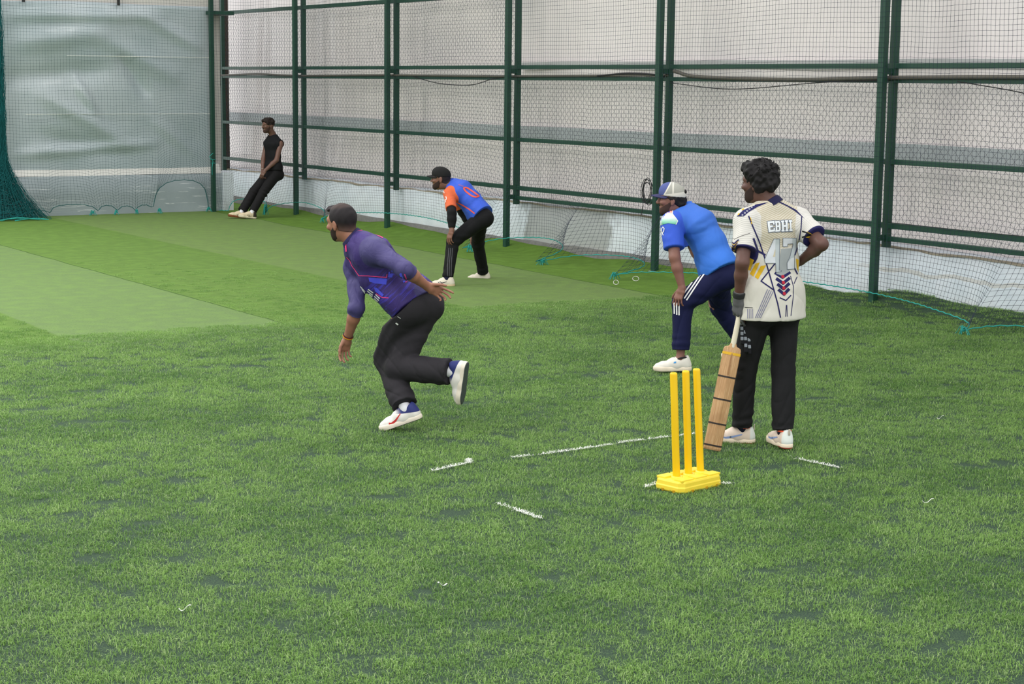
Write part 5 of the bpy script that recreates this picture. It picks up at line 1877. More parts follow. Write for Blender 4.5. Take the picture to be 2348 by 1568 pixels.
def fielder_far():
    P = Person('fielderB', 'fielder in blue shirt with orange sleeves and black cap, hands on knees', skin_mat('skin_fielder_far', (122, 88, 74)), .007, 1.0)
    J = P.J
    P.body(dict(L=dict(th=-1, curls=(28, 26, 26, 28), spread=7, thumb=(45, 10, 10)), R=dict(th=1, curls=(28, 26, 26, 28), spread=6)), 1.0, .03)
    n = NT('blue_orange_jersey')
    c = n.mix(n.noise(n.objco(), 8, 3), lin((44, 78, 184)), lin((60, 98, 206)))
    px, py, pz = n.xyz(n.attr('pat', 'Vector'))
    m = n.math('MAXIMUM', n.step(n.attr('smL'), -2.0, -1.6), n.step(n.attr('smR'), -2.0, -1.6))
    col = n.mix(m, c, lin((206, 96, 56)))
    o = n.objco()
    n.bump(n.noise(n.scalev(o, (1, 1, .6)), 12, 3, .5, 1.5), .5, .012)
    so, tg = make_shirt(P, n.done(col, .65, .25), .014, .80, .014, .03, -.02, 31, .004, .006)
    make_collar(P, cloth('blue_collar', (40, 70, 170), .08, .004), .064, .022)
    org = flat('orange_print', (232, 92, 66)); ref = J['pel']
    put, line = printer(P, tg, ref, proj_px(ref))
    ring = [(1063.7, 431.6), (1070, 430.8), (1078, 435.6), (1086, 441), (1094, 446.8), (1097.5, 450), (1090, 452), (1082, 449.5), (1074, 444), (1067, 438)]
    ring = [tuple(q[:2]) for q in rope_pts([(x, y, 0) for x, y in ring[-1:] + ring + ring[:2]], 60)][5:-5]
    line(ring, 3.2, org, 'number', so, .003)
    line([(1046, 463), (1060, 470), (1075, 479), (1088, 489)], 2.6, org, 'piping', so)
    line([(1052, 424), (1063, 428)], 3.5, flat('faded_print', (110, 88, 160)), 'faded_lettering', so)
    line([(1014, 425), (1019, 443)], 1.3, WHITE_CL, 'shoulder_stripe', so)
    line([(1012.5, 429), (1016.5, 443)], 1.0, WHITE_CL, 'shoulder_stripe', so)
    line([(1021, 452), (1024, 452), (1024.5, 457), (1022, 459), (1022.5, 464)], 1.4, WHITE_CL, 'crest', so, .003)
    # black compression sleeves
    bk = cloth('black_sleeve', (20, 20, 22), .1, .006)
    for s in 'LR':
        pr = [cone(lerp(J['sh' + s], J['el' + s], .6), J['el' + s], .056, .050, .02), cone(J['el' + s], lerp(J['el' + s], J['wr' + s], .35), .050, .050, .02), cone(lerp(J['el' + s], J['wr' + s], .35), lerp(J['el' + s], J['wr' + s], .95), .050, .036, .02)]
        F = field_of(pr, P.h); F.plane(lerp(J['el' + s], J['wr' + s], .86), nz_(J['wr' + s] - J['el' + s]))
        v, q = F.mesh(1)
        P.obj('arm_sleeve', v, q, bk)
    tm = cloth('black_track_trousers', (20, 20, 22), .1, .010)
    to, tt = make_trousers(P, tm, .012, 1.15, .02, .002, 41, .0035)
    gr = flat('grey_stripe', (84, 84, 88))
    put, line = printer(P, tt, ref, proj_px(ref))
    for a in ([(1030, 568), (1027, 602), (1026.5, 638)], [(1034, 568), (1031, 602), (1030.5, 638)], [(1038, 568), (1035.5, 602), (1034.5, 637)]):
        line(a, 1.5, gr, 'stripe', to)
    cp_ = cap(P, cloth('black_cap', (30, 30, 30), .1, .003), cloth('black_brim', (34, 34, 34), .1, .002))
    crop_hair(P, HAIR_SOFT, .003)
    beard(P, BEARD, .004)
    un = plain('cream_trainer', (216, 206, 190), .6, .3, .1, 40); sl = plain('cream_sole', (196, 176, 140), .7, .2, .12, 40); dk = flat('dark_stripe', (40, 42, 58))
    for s in 'LR':
        sh, tgs, at, R = shoe(P, s, un, sl, 1.02, None, None, True, (WHITE_CL,), SOCK_D, .05, .005)
        shoe_lines(P, sh, tgs, at, R, dk, 1 if s == 'L' else -1, [[(.02, .030), (.075, .066)], [(.045, .026), (.095, .060)], [(.10, .028), (.06, .050), (.0, .062)], [(.115, .034), (.07, .040)]], .006)
    return P


# ================================================================== 3 nearer fielder in sky blue
def fielder_near():
    P = Person('fielderC', 'fielder in bright blue shirt, navy striped trousers and mesh cap, hands on knees', skin_mat('skin_fielder_near', (128, 92, 80)), .006, 1.06)
    J = P.J
    P.body(dict(L=dict(th=-1, curls=(24, 24, 26, 28), spread=8, thumb=(45, 10, 10)), R=dict(th=1, curls=(28, 26, 26, 28), spread=6)), 1.02, .03)
    n = NT('bright_blue_jersey')
    px, py, pz = n.xyz(n.attr('pat', 'Vector'))
    c = n.mix(n.step(pz, -.1, .9), lin((54, 114, 206)), lin((56, 104, 192)))
    c = n.mix(n.math('MULTIPLY', n.step(py, .02, .09), .0), c, lin((40, 70, 190)))
    m = n.math('MAXIMUM', n.step(n.attr('smL'), -1.2, -.8), n.step(n.attr('smR'), -1.2, -.8))
    col = n.mix(m, c, lin((50, 86, 194)))
    o = n.objco()
    n.bump(n.math('ADD', n.noise(n.scalev(o, (1, 1, .5)), 8, 3, .5, 1.5), n.math('MULTIPLY', n.noise(o, 900, 1), .03)), .5, .012)
    so, tg = make_shirt(P, n.done(col, .65, .25), .016, .74, .022, .035, -.02, 51, .004, .012)
    make_collar(P, cloth('blue_collar_near', (52, 108, 210), .08, .004), .066, .026)
    ref = J['pel']; put, line = printer(P, tg, ref, proj_px(ref))
    # tricolour shoulder panel (orange, white, green dye)
    z0 = float(J['shL'][2])
    g = NT('tricolour_print')
    _x, _y, _z = g.xyz(g.pos())
    t = g.math('DIVIDE', g.math('SUBTRACT', _z, z0 - .005), .105)
    pm = g.done(g.ramp(t, [(0.0, lin((52, 150, 110))), (.25, lin((150, 208, 186))), (.5, lin((214, 222, 222))), (.78, lin((228, 200, 196))), (1.0, lin((240, 96, 60)))]), .65, .25)
    panel = [[(1515, 517), (1512, 502), (1518, 490), (1530, 480), (1546, 472), (1564, 466), (1553, 476), (1543, 484), (1543, 492), (1551, 502), (1555, 508), (1551, 516), (1534, 513)]]
    put(panel, pm, 'shoulder_panel', so, .0024)
    line([(1564, 466), (1553, 476), (1543, 484), (1543, 492), (1551, 502), (1555, 508), (1551, 516)], 1.2, WHITE_CL, 'piping', so, .0032)
    for d in (0, 3):
        line([(1519 + d, 491), (1516 + d, 503), (1517 + d, 517)], 1.1, WHITE_CL, 'shoulder_stripe', so, .0034)
    line([(1520, 534), (1519, 525), (1522, 521), (1525, 525), (1524, 531), (1521, 535), (1523, 540)], 1.8, WHITE_CL, 'crest', so, .003)
    line([(1529, 640), (1551, 600)], .1, WHITE_CL, 'thread', so) if False else None
    tm = cloth('navy_trousers', (22, 26, 62), .1, .010)
    to, tt = make_trousers(P, tm, .016, 1.0, .075, .004, 61, .0035)
    put, line = printer(P, tt, ref, proj_px(ref))
    for a in ([(1612, 612), (1590, 645), (1566, 678)], [(1620, 610), (1597, 645), (1571, 683)], [(1631, 606), (1605, 643), (1576, 687)],
              [(1548, 694), (1548.5, 718)], [(1553.5, 694), (1554, 720)], [(1559, 694), (1559, 721)]):
        line(a, 2.9, WHITE_CL, 'stripe', to)
    # two-tone mesh cap
    cn = NT('mesh_cap')
    x, y, z = cn.xyz(cn.attr('pat', 'Vector'))
    mesh_c = cn.mix(cn.step(cn.noise(cn.objco(), 700, 1), .4, .6), lin((148, 148, 140)), lin((172, 172, 162)))
    band = cn.math('SUBTRACT', 1.0, cn.step(cn.math('ADD', z, cn.math('MULTIPLY', x, .12)), .052, .056))
    seam = cn.math('LESS_THAN', cn.math('ABSOLUTE', cn.math('ADD', cn.math('ADD', x, .012), cn.math('MULTIPLY', z, .0))), .006)
    seam2 = cn.math('LESS_THAN', cn.math('ABSOLUTE', cn.math('SUBTRACT', cn.math('ADD', x, cn.math('MULTIPLY', z, .55)), .082)), .006)
    cc = cn.mix(cn.math('MAXIMUM', cn.math('MAXIMUM', band, seam), seam2), mesh_c, lin((212, 208, 196)))
    cc = cn.mix(cn.step(cn.math('ADD', x, cn.math('MULTIPLY', z, .55)), .0865, .088), cc, lin((78, 88, 140)))
    cp_ = cap(P, cn.done(cc, .75, .2), cloth('navy_brim', (58, 58, 92), .1, .002))
    # opening over the rear strap
    v, q = field_of([ell(P.head_at(-.104, 0, .062), P.Rh, (.014, .042, .020), .004)], .004, .012).mesh(1)
    P.obj('strap_opening', v, q, flat('dark_opening', (16, 15, 16)), cp_)
    smooth_hair(P, [P.E(-.014, 0, .022, .104, .082, .086), P.E(-.07, 0, -.035, .040, .058, .045, .03)], [(P.head_at(-.02, 0, .030), P.Rh[2]), (P.head_at(.004, 0, -.01), -P.Rh[2] + P.Rh[0] * .9)], 'hair', HAIR, amp=.003, f=120)
    beard(P, plain('stubble', (74, 56, 50), .8, .15, .2, 240), .0022)
    un = plain('offwhite_trainer', (226, 220, 210), .6, .3, .06, 40); sl = plain('offwhite_sole', (232, 218, 198), .7, .2, .06, 40)
    for s in 'LR':
        sh, tgs, at, R = shoe(P, s, un, sl, 1.05, flat('dark_lining', (40, 38, 40)), None, True, (flat('grey_lace', (120, 110, 104)),), None)
        bv = BVHTree.FromPolygons([tuple(p) for p in tgs[0]], [tuple(int(i) for i in q) for q in tgs[1]])
        decal(P, bv, [[(.035, .068), (.055, .066), (.05, .078), (.034, .080)]], at(0, 0, 0), R[0], R[2], -R[1] * (1 if s == 'L' else -1), flat('blue_tab', (70, 150, 210)), 'lace_tab', sh, .003, .008, .3)
    return P


# ================================================================== 4 the batter
def batter():
    P = Person('batter', 'batter seen from behind in cream patterned shirt with number 47 and black trousers', skin_mat('skin_batter', (92, 66, 58)), .006, 1.0)
    J = P.J
    P.body(dict(L=dict(th=1, curls=(18, 30, 36, 30), spread=4, thumb=(24, 8, 8)), R=dict(th=1, curls=(30, 30, 34, 38), spread=4)), .94, .0)
    n = NT('cream_jersey')
    px, py, pz = n.xyz(n.attr('pat', 'Vector'))
    ab = n.math('ABSOLUTE', px)
    wave = n.math('SINE', n.math('MULTIPLY', n.math('ADD', pz, n.math('MULTIPLY', ab, -.9)), 260))
    beige = n.mix(n.step(wave, -.2, .5), lin((184, 174, 150)), lin((206, 200, 184)))
    crm = n.mix(n.noise(n.scalev(n.attr('pat', 'Vector'), (5, 5, 3)), 1.2, 3), lin((214, 211, 202)), lin((198, 194, 182)))
    c = n.mix(n.step(n.math('ADD', pz, n.math('MULTIPLY', px, .35)), .50, .56), crm, beige)
    # sleeves: cream with fine grey chevrons, navy cuff
    for s in 'LR':
        st = n.attr('st' + s)
        ch = n.math('SINE', n.math('MULTIPLY', n.math('ADD', st, n.math('MULTIPLY', n.math('ABSOLUTE', py), 1.2)), 120))
        sc = n.mix(n.step(ch, .1, .8), lin((212, 209, 202)), lin((190, 187, 180)))
        sc = n.mix(n.step(st, .655, .665), sc, lin((36, 34, 82)))
        c = n.mix(n.step(n.attr('sm' + s), -1.5, -1.1), c, sc)
    o = n.objco()
    n.bump(n.math('ADD', n.noise(n.scalev(o, (1, 1, .4)), 9, 3, .5, 1.5), n.math('MULTIPLY', n.noise(o, 900, 1), .03)), .45, .012)
    so, tg = make_shirt(P, n.done(c, .7, .2), .018, .70, .022, 0.0, -.115, 71, .004, 0.0, hem_n=(0.02, 0, -1), flare=.016)
    nav = flat('navy_print', (34, 34, 84)); yel = flat('yellow_print', (214, 172, 40)); gry = flat('grey_print', (122, 122, 148)); red = flat('red_print', (176, 40, 58))
    sil = flat('silver_print', (178, 186, 188)); sil2 = flat('pale_silver_print', (204, 208, 212)); edge = flat('slate_print', (104, 112, 124)); wht = flat('white_lettering', (222, 226, 228))
    blk = flat('black_print', (30, 30, 34))
    make_collar(P, cloth('navy_collar_batter', (34, 34, 66), .08, .004), .064, .030)
    ref = J['pel']; put, line = printer(P, tg, ref, proj_px(ref), (1670, 440, 5.225))
    md = 1.42
    L0, L1, L2 = .0018, .0028, .0038
    line([(248, 310), (300, 440), (385, 640), (440, 810), (495, 1000), (545, 1180), (590, 1340), (622, 1500)], 15, nav, 'print', so, L0)
    line([(268, 330), (285, 400)], 12, yel, 'print', so, L0)
    line([(305, 575), (355, 715), (440, 762)], 22, nav, 'print', so, L0)
    line([(555, 865), (395, 1072), (545, 1178)], 15, nav, 'print', so, L0)
    line([(870, 300), (862, 450), (835, 620), (790, 760)], 12, nav, 'print', so, L0)
    line([(785, 915), (820, 985)], 16, nav, 'print', so, L0)
    line([(738, 1010), (772, 1130), (770, 1260), (745, 1480)], 8, nav, 'print', so, L0)
    line([(815, 1020), (780, 1100)], 9, nav, 'print', so, L0)
    put([[(255, 790), (312, 822), (268, 945), (238, 935)], [(332, 862), (380, 850), (305, 1018), (262, 985)], [(392, 890), (452, 884), (360, 1052), (322, 1022)]], yel, 'print', so, L0)
    put([[(800, 800), (835, 815), (832, 960), (812, 900)]], yel, 'print', so, L0)
    for k in range(4):
        d = k * 22
        line([(470 + d, 1170 + k * 8), (330 + d * .9, 1505)], 9, gry, 'print', so, L0)
    for k in range(4): line([(238 + 20 * k, 1400), (240 + 20 * k, 1510)], 7, gry, 'print', so, L0)
    line([(205, 1380), (298, 1386)], 7, blk, 'print', so, L0)
    line([(690, 1355), (684, 1490)], 9, nav, 'print', so, L0); line([(696, 1355), (703, 1490)], 7, nav, 'print', so, L0)
    line([(615, 1268), (685, 1300), (742, 1240)], 13, nav, 'print', so, L0)
    for k, (y, hw) in enumerate(((975, 82), (1045, 72), (1110, 62), (1175, 54))):
        line([(645 - hw + k * 4, y), (645 + k * 6, y + 52), (645 + hw + k * 6, y - 8)], 36, nav, 'print', so, L0)
        put([[(632 + k * 6, y + 25), (660 + k * 6, y + 25), (668 + k * 6, y + 52), (648 + k * 6, y + 66), (628 + k * 6, y + 52)]], red, 'print', so, L1)
    # grey field behind the number
    put([[(625, 690), (770, 680), (735, 800), (720, 960), (640, 1010), (570, 985), (600, 900)]], flat('mid_grey_print', (150, 156, 156)), 'print', so, .0023)
    # number 47
    four = [[(540, 572), (608, 570), (604, 940), (630, 944), (628, 956), (566, 968), (562, 862), (445, 862), (432, 818)]]
    four_hole = [[(558, 690), (556, 782), (528, 784)]]
    seven = [[(645, 560), (802, 558), (800, 690), (778, 760), (780, 925), (696, 932), (694, 850), (726, 790), (762, 640), (762, 622), (700, 630), (698, 660), (644, 664)]]
    put(four, sil, 'number', so, L1); put(seven, sil, 'number', so, L1)
    put([[(540, 574), (560, 572), (556, 690), (530, 782), (556, 784), (558, 858), (447, 858), (436, 818)]], sil2, 'number', so, L2)
    put(four_hole, beige_m := flat('beige_print', (196, 186, 160)), 'number', so, .0046)
    put([[(648, 564), (755, 562), (752, 625), (700, 630), (694, 658), (648, 660)], [(740, 800), (776, 790), (776, 922), (700, 928), (698, 856)]], sil2, 'number', so, L2)
    for poly in (four[0], seven[0]): line(poly + poly[:1], 5, edge, 'number_outline', so, .0044)
    # name across the shoulders
    G = {'E': [(0, 0, .32, 1), (0, .82, 1, 1), (0, 0, 1, .18), (.2, .41, .72, .59), (.8, .66, 1, 1), (.8, 0, 1, .34)],
         'B': [(.08, 0, .38, 1), (0, .84, .85, 1), (0, 0, .85, .16), (.1, .42, .85, .58), (.68, .5, 1, .92), (.68, .08, 1, .5)],
         'H': [(.08, 0, .36, 1), (.64, 0, .92, 1), (.1, .41, .9, .59), (0, .86, .44, 1), (0, 0, .44, .14), (.56, .86, 1, 1), (.56, 0, 1, .14)],
         'I': [(.28, 0, .72, 1), (0, .84, 1, 1), (0, 0, 1, .16)]}
    quads = {'E': ((464, 372), (545, 362), (552, 486), (480, 494)), 'B': ((552, 366), (612, 362), (618, 484), (556, 490)), 'H': ((622, 360), (702, 352), (708, 480), (628, 486)), 'I': ((712, 352), (750, 350), (756, 476), (718, 480))}
    for chh, q in quads.items():
        q = np.array(q, float)
        bil = lambda u, v: tuple((q[3] * (1 - u) + q[2] * u) * (1 - v) + (q[0] * (1 - u) + q[1] * u) * v)
        for wgt, mat_, lf in ((.07, edge, L1), (0, wht, .0042)):
            polys = [[bil(a - wgt, b - wgt), bil(c_ + wgt, b - wgt), bil(c_ + wgt, d + wgt), bil(a - wgt, d + wgt)] for a, b, c_, d in G[chh]]
            for pl_ in polys: put([pl_], mat_, 'lettering', so, lf, .02)
    # yoke and sleeve prints
    put([[(108, 310), (180, 240), (330, 165), (480, 138), (350, 195), (250, 260), (190, 312)]], nav, 'print', so, L0)
    put([[(590, 118), (720, 178), (805, 222), (905, 330), (880, 310), (780, 232), (700, 185), (600, 140)]], nav, 'print', so, L0)
    line([(170, 232), (190, 222)], 14, yel, 'print', so, L1); line([(128, 290), (140, 276)], 14, yel, 'print', so, L1)
    for k in range(6):
        cx, cy = 178 + 26 * k, 296 - 24 * k
        a = [(cx + 8 * math.cos(t), cy + 8 * math.sin(t)) for t in np.linspace(0, 6.283, 9)]
        line(a, 3.2, wht, 'print', so, L1, .01)
    for k in range(3):
        line([(44, 602 + 36 * k), (80, 634 + 32 * k), (132 - 16 * k, 590 + 34 * k)], 16, nav, 'print', so, L0)
        line([(46, 620 + 36 * k), (82, 650 + 32 * k), (128 - 16 * k, 608 + 34 * k)], 7, yel, 'print', so, L0)
    line([(50, 548), (84, 580), (160, 545), (265, 512)], 4, blk, 'print', so, L0)
    put([[(925, 480), (1030, 535), (1000, 560), (905, 552), (960, 520)]], yel, 'print', so, L0)
    line([(880, 480), (975, 520), (880, 550)], 16, blk, 'print', so, L1)
    # trousers
    tm = cloth('black_joggers', (30, 30, 32), .1, .012)
    make_trousers(P, tm, .014, 1.22, .022, .004, 81, .004, top=-.088)
    # hair: thick black curls
    R = P.Rh
    hb = smooth_hair(P, [P.E(-.020, 0, .048, .112, .096, .095), P.E(-.045, 0, .005, .080, .082, .075, .03), P.E(.03, 0, .095, .07, .07, .045, .03)],
                     [(P.head_at(.072, 0, .05), R[0] - R[2] * .55), (P.head_at(.002, 0, -.028), -R[2] + R[0] * .85)], 'hair', HAIR, amp=.0075, f=75, seed=4, amp2=.004, f2=190)
    g = np.random.default_rng(8)
    V, Q, off = [], [], 0
    for i in range(90):                      # loose curls standing off the outline
        d = nz_(g.normal(size=3)); d[2] = abs(d[2]) * .9 + .05
        d = nz_(d)
        if d[0] > .75: continue
        p = P.head_at(-.020 + d[0] * .108, d[1] * .092, .048 + d[2] * .092)
        nd = nz_(R[0] * d[0] + R[1] * d[1] + R[2] * d[2]); t1 = nz_(np.cross(nd, g.normal(size=3)))
        q = rope_pts([p - nd * .004, p + nd * .008 + t1 * .004, p + nd * .013 + t1 * .012, p + nd * .007 + t1 * .017], 8)
        v, f = tubes(q[None], .0032, (0.3, .5, .8), 4)
        V.append(v); Q.append(f + off); off += len(v)
    P.obj('curls', np.vstack(V), np.vstack(Q), HAIR, hb)
    beard(P, BEARD, .003)
    # grey inner glove with black cuff on the hand that holds the bat
    gl = cloth('grey_glove', (92, 92, 94), .08, .004)
    pr = hand_prims(J['wrL'], J['hdL'], J['hnL'], 1, 1.07, curls=(18, 30, 36, 30), spread=4, thumb=(24, 8, 8))
    pr.append(cone(lerp(J['wrL'], J['elL'], .12), J['wrL'], .034, .031, .015))
    v, q = field_of(pr, .0042, .02).mesh(1)
    go_ = P.obj('glove', v, q, gl)
    F = field_of([cone(lerp(J['wrL'], J['elL'], .22), lerp(J['wrL'], J['elL'], .0), .040, .037, .01)], .004, .02)
    ax = nz_(J['elL'] - J['wrL'])
    F.plane(lerp(J['wrL'], J['elL'], .17), ax); F.plane(lerp(J['wrL'], J['elL'], .02), -ax)
    v, q = F.mesh(1)
    P.obj('cuff', v, q, cloth('black_cuff', (44, 46, 46), .08, .003), go_)
    # shoes
    un = NT('beige_trainer')
    x, y, z = un.xyz(un.attr('pat', 'Vector'))
    c = un.mix(un.noise(un.objco(), 50, 3), lin((222, 200, 184)), lin((232, 216, 200)))
    c = un.mix(un.step(x, -.045, -.055), c, lin((222, 228, 222)))
    up = un.done(c, .6, .3)
    sn = NT('cream_red_sole')
    x, y, z = sn.xyz(sn.attr('pat', 'Vector'))
    c = sn.mix(sn.math('MULTIPLY', sn.step(x, .02, -.02), sn.step(z, .012, .009)), lin((238, 222, 198)), lin((196, 104, 88)))
    sol = sn.done(c, .6, .3)
    for s in 'LR':
        sh, tgs, at, R2 = shoe(P, s, up, sol, 1.0, flat('coral_lining', (250, 108, 78)), None, True, (WHITE_CL,), SOCK_D, .07)
        bv = BVHTree.FromPolygons([tuple(p) for p in tgs[0]], [tuple(int(i) for i in q) for q in tgs[1]])
        tick = [[(.125, .028), (.118, .046), (.100, .042), (.070, .050), (.0, .066), (-.002, .060), (.070, .036), (.100, .026)]]
        for sg in (1, -1):
            decal(P, bv, tick, at(0, 0, 0), R2[0], R2[2], -R2[1] * sg, flat('blue_mark', (140, 160, 206)), 'tick_mark', sh, .002, .008, .3)
        v, f = bevel_box((-.003, -.007, -.018), (.003, .007, .018), .002)
        v = np.array([at(-.074, 0, .105) + R2[0] * a + R2[1] * b + R2[2] * c for a, b, c in v])
        P.obj('pull_tab', v, f, flat('beige_tab', (190, 180, 166)), sh)
    return P


# ================================================================== 5 man leaning on the net
def leaner():
    P = Person('leaner', 'young man in black sleeveless top leaning back against the net, hands clasped', skin_mat('skin_leaner', (104, 78, 66)), .007, .95)
    J = P.J
    P.body(dict(L=dict(th=-1, curls=(30, 30, 34, 36), spread=3), R=dict(th=1, curls=(40, 40, 42, 44), spread=3)), 1.0, .0, 1.0, .005)
    tm = cloth('black_vest', (20, 20, 22), .1, .010)
    make_shirt(P, tm, .012, .5, .01, 0.0, -.02, 91, .004, 0.0, sleeves='', name='vest')
    make_trousers(P, cloth('black_jeans', (24, 23, 24), .1, .010), .016, 1.3, .03, .004, 95, .004)
    R = P.Rh
    smooth_hair(P, [P.E(-.012, 0, .046, .106, .087, .088), P.E(.045, 0, .085, .055, .068, .036, .03)],
                [(P.head_at(.075, 0, .055), R[0] - R[2] * .9), (P.head_at(0, 0, -.004), -R[2] + R[0] * .6)], 'hair', plain('dark_brown_hair', (36, 28, 24), .7, .2, .3, 200, .003), amp=.005, f=90)
    beard(P, plain('light_stubble', (66, 50, 44), .8, .15, .2, 240), .0018)
    # spectacles
    gm_ = plain('thin_gold_frame', (170, 150, 110), .4, .5, .1, 20, 0, .6)
    for sg in (1, -1):
        a = np.linspace(0, 6.283, 18)
        pts = np.array([P.head_at(.102, sg * .034 + .023 * math.cos(t), .006 + .018 * math.sin(t)) for t in a])
        tube_obj('spectacles', pts, .0011, gm_, P.root, 5, raw=True, base=P.base)
        tube_obj('spectacles', [P.head_at(.100, sg * .057, .010), P.head_at(.05, sg * .076, .012), P.head_at(0, sg * .082, .010)], .001, gm_, P.root, 5, 12, base=P.base)
    a = np.linspace(0, 6.283, 18); w = lerp(J['wrR'], J['elR'], .12); ax = nz_(J['wrR'] - J['elR']); e1 = nz_(np.cross(ax, (.3, .5, .8))); e2 = np.cross(ax, e1)
    tube_obj('bracelet', np.array([w + (e1 * math.cos(t) + e2 * math.sin(t)) * .033 for t in a]), .003, ring_mat, P.root, 5, raw=True, base=P.base)
    un = NT('sand_trainer')
    x, y, z = un.xyz(un.attr('pat', 'Vector'))
    c = un.mix(un.step(x, -.015, -.03), lin((206, 190, 160)), lin((52, 48, 42)))
    up = un.done(c, .65, .25)
    for s in 'LR':
        sl = plain('sand_sole', (208, 196, 170), .7, .2, .1, 40) if s == 'L' else plain('gum_sole', (120, 72, 44), .7, .2, .1, 40)
        sh, tgs, at, R2 = shoe(P, s, up, sl, 1.04, None, None, True, (WHITE_CL,), SOCK_W, .09, .005)
        shoe_lines(P, sh, tgs, at, R2, flat('dark_mark', (60, 56, 52)), 1, [[(.03, .03), (.05, .06)], [(.05, .03), (.07, .055)]], .006)
    return P


for fn in (bowler, fielder_far, fielder_near, batter, leaner):
    fn()


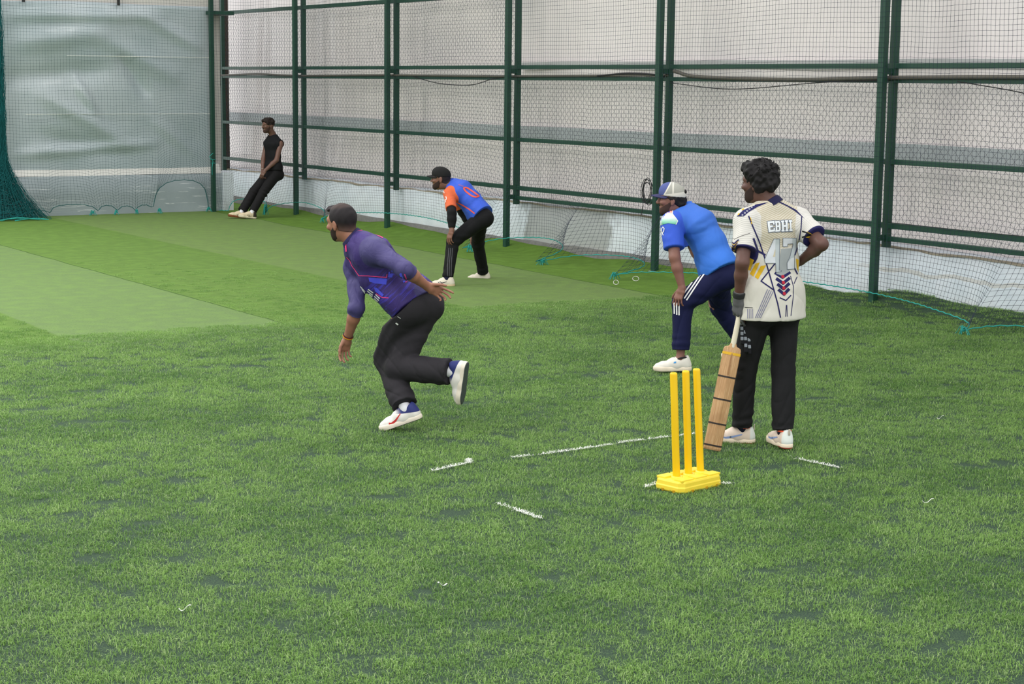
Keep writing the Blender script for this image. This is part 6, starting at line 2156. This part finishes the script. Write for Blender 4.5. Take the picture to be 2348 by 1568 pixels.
# ================================================================== bat and spare glove
def cricket_bat(toe, top):
    root = empty('cricket_bat', (toe[0], toe[1], 0))
    tag(root, 'wooden cricket bat with tape bands held by the batter, toe on the turf', 'cricket bat')
    base = np.array([toe[0], toe[1], 0])
    ax = nz_(top - toe); d = nz_(toe - CAM_POS)
    w = nz_(np.cross(d, ax)); w = -w if w @ _r < 0 else w
    w = nz_(w + 0.12 * d); w = nz_(w - ax * (w @ ax)); nrm = np.cross(ax, w)
    if nrm @ d > 0: nrm = -nrm
    at = lambda a, b, c: toe + ax * a + w * b + nrm * c
    BL = .628; HW = .054
    wd = NT('willow')
    ta = wd.attr('pat', 'Vector')
    g1 = wd.noise(wd.scalev(ta, (2.0, 70, 20)), 3.0, 4, .6); 
    c = wd.ramp(g1, [(.25, lin((166, 124, 84))), (.5, lin((186, 147, 104))), (.75, lin((212, 178, 136)))])
    c = wd.mix(wd.math('MULTIPLY', wd.step(wd.noise(ta, 8, 3), .45, .75), .4), c, lin((150, 112, 76)))
    wm = wd.done(c, .5, .3)
    # blade: ridged section towards the spectators, flat face behind
    secs = [(0.0, .96, .010, .016), (.012, 1, .016, .020), (.10, 1, .020, .030), (.30, 1, .020, .040), (.50, 1, .018, .034), (.60, 1, .016, .024), (.622, .99, .014, .020), (.636, .88, .013, .017), (.644, .45, .013, .016), (.662, .31, .014, .015)]
    V, pc = [], []
    for (a, sc, ed, rg) in secs:
        for (b, c_) in ((-1, -.004), (-1, .55 * ed), (-.93, ed * .8), (-.45, (ed + rg) * .5), (-.10, rg * .96), (0, rg), (.10, rg * .96), (.45, (ed + rg) * .5), (.93, ed * .8), (1, .55 * ed), (1, -.004), (.93, -.012), (0, -.015), (-.93, -.012)):
            V.append(at(a, b * HW * sc, c_)); pc.append((a, b * HW * sc, c_))
    n = 14; F = []
    for i in range(len(secs) - 1):
        for j in range(n): F.append((i * n + j, i * n + (j + 1) % n, (i + 1) * n + (j + 1) % n, (i + 1) * n + j))
    F.append(tuple(range(n))[::-1]); F.append(tuple((len(secs) - 1) * n + j for j in range(n)))
    bo = mesh_obj('blade', np.array(V), F, wm, root, base=base)
    set_attr(bo, 'pat', pc, True)
    bvm = bo.modifiers.new('b', 'BEVEL'); bvm.width = .003; bvm.segments = 2; bvm.limit_method = 'ANGLE'; bvm.angle_limit = .6
    # handle with rubber grip rings
    hl = float(np.linalg.norm(top - toe))
    pts = []; rad = []
    for k in range(70):
        t = k / 69; a = .635 + t * (hl - .635)
        pts.append(at(a, 0, 0)); rad.append(.0170 - .002 * t + (.0006 if k % 3 == 0 else 0) + (.004 if t > .965 else 0))
    Vt, Qt = tubes(np.array(pts)[None], np.array(rad), (0.2, .9, .3), 14)
    f = [tuple(q) for q in Qt] + [tuple(range(14)), tuple(range(len(Vt) - 14, len(Vt)))]
    mesh_obj('handle', Vt, f, plain('cream_grip', (214, 206, 184), .75, .2, .06, 30), root, smooth=True, base=base)
    tape = plain('dark_tape', (52, 44, 40), .6, .3)

    def band(a0, a1, mat, name, lift):
        V, F = [], []
        for a in (a0, a1):
            i = max(k for k in range(len(secs) - 1) if secs[k][0] <= a); s0, s1 = secs[i], secs[i + 1]
            t = (a - s0[0]) / (s1[0] - s0[0]); sc, ed, rg = [s0[q] * (1 - t) + s1[q] * t for q in (1, 2, 3)]
            for (b, c_) in ((-1, -.004), (-1, .55 * ed), (-.93, ed * .8), (-.45, (ed + rg) * .5), (-.10, rg * .96), (0, rg), (.10, rg * .96), (.45, (ed + rg) * .5), (.93, ed * .8), (1, .55 * ed), (1, -.004), (.93, -.012), (0, -.015), (-.93, -.012)):
                V.append(at(a, b * (HW * sc + lift) , c_ + (lift if c_ > 0 else -lift)))
        for j in range(14): F.append((j, (j + 1) % 14, 14 + (j + 1) % 14, 14 + j))
        mesh_obj(name, np.array(V), F, mat, root, base=base)
    for a in (.030, .165, .315, .455): band(a - .005, a + .005, tape, 'tape_band', .0016)
    gv = [at(a, b, .0345 - abs(b) * .12 + lf) for a, lf in ((.47, .0040), (.53, .0005), (.60, -.009)) for b in (-.005, .005)]
    mesh_obj('groove', np.array(gv), [(0, 1, 3, 2), (2, 3, 5, 4)], plain('dark_willow', (150, 112, 74), .6, .3), root, base=base)
    band(.590, .606, plain('yellow_tape', (214, 168, 40), .5, .3), 'shoulder_tape', .0014)
    return at, ax, w, nrm


JB = {k: np.array(v) for k, v in JOINTS['batter'].items()}
bat_top = JB['wrL'] + JB['hdL'] * .052 - JB['hnL'] * .030
bat_toe = np.array(BAT_TOE)
at_, ax_, w_, n_ = cricket_bat(bat_toe, bat_top)


def spare_glove():
    """dark batting glove hanging from the same hand, behind the handle"""
    d = nz_(bat_top - CAM_POS)
    rt = nz_(_r - d * float(_r @ d)); up = np.cross(rt, d)
    o = bat_top + rt * .020 + d * .040 - up * .02
    base = np.array([bat_toe[0], bat_toe[1], 0]) 
    root = empty('batting_glove', o)
    tag(root, 'black batting glove with grey finger pads hanging beside the bat handle', 'glove')
    blk = cloth('black_glove', (26, 27, 30), .1, .004)
    gp = flat('grey_pad', (136, 142, 150))
    P = [cone(o, o - up * .06 + rt * .004, .020, .024, .015, rt, 1.2)]
    tips = []
    for k, (x, L) in enumerate(((-.016, .155), (.002, .205), (.020, .215))):
        e = o - up * (.05 + L) + rt * (x * 1.3 + .0 + .008)
        P.append(cone(o - up * .05 + rt * x, e, .013, .011, .006)); tips.append((o - up * .05 + rt * x, e))
    v, q = field_of(P, .0045, .02).mesh(1)
    mesh_obj('glove_body', v, q, blk, root, smooth=True, base=o)
    for a, e in tips:
        for i in range(4):
            t = .22 + .2 * i
            c = lerp(a, e, t) - d * .010
            v, f = bevel_box((-.009, -.006, -.011), (.009, .006, .011), .004)
            ax2 = nz_(e - a)
            v = np.array([c + rt * p[0] + d * p[1] - ax2 * p[2] for p in v])
            mesh_obj('pad', v, f, gp, root, base=o)


spare_glove()
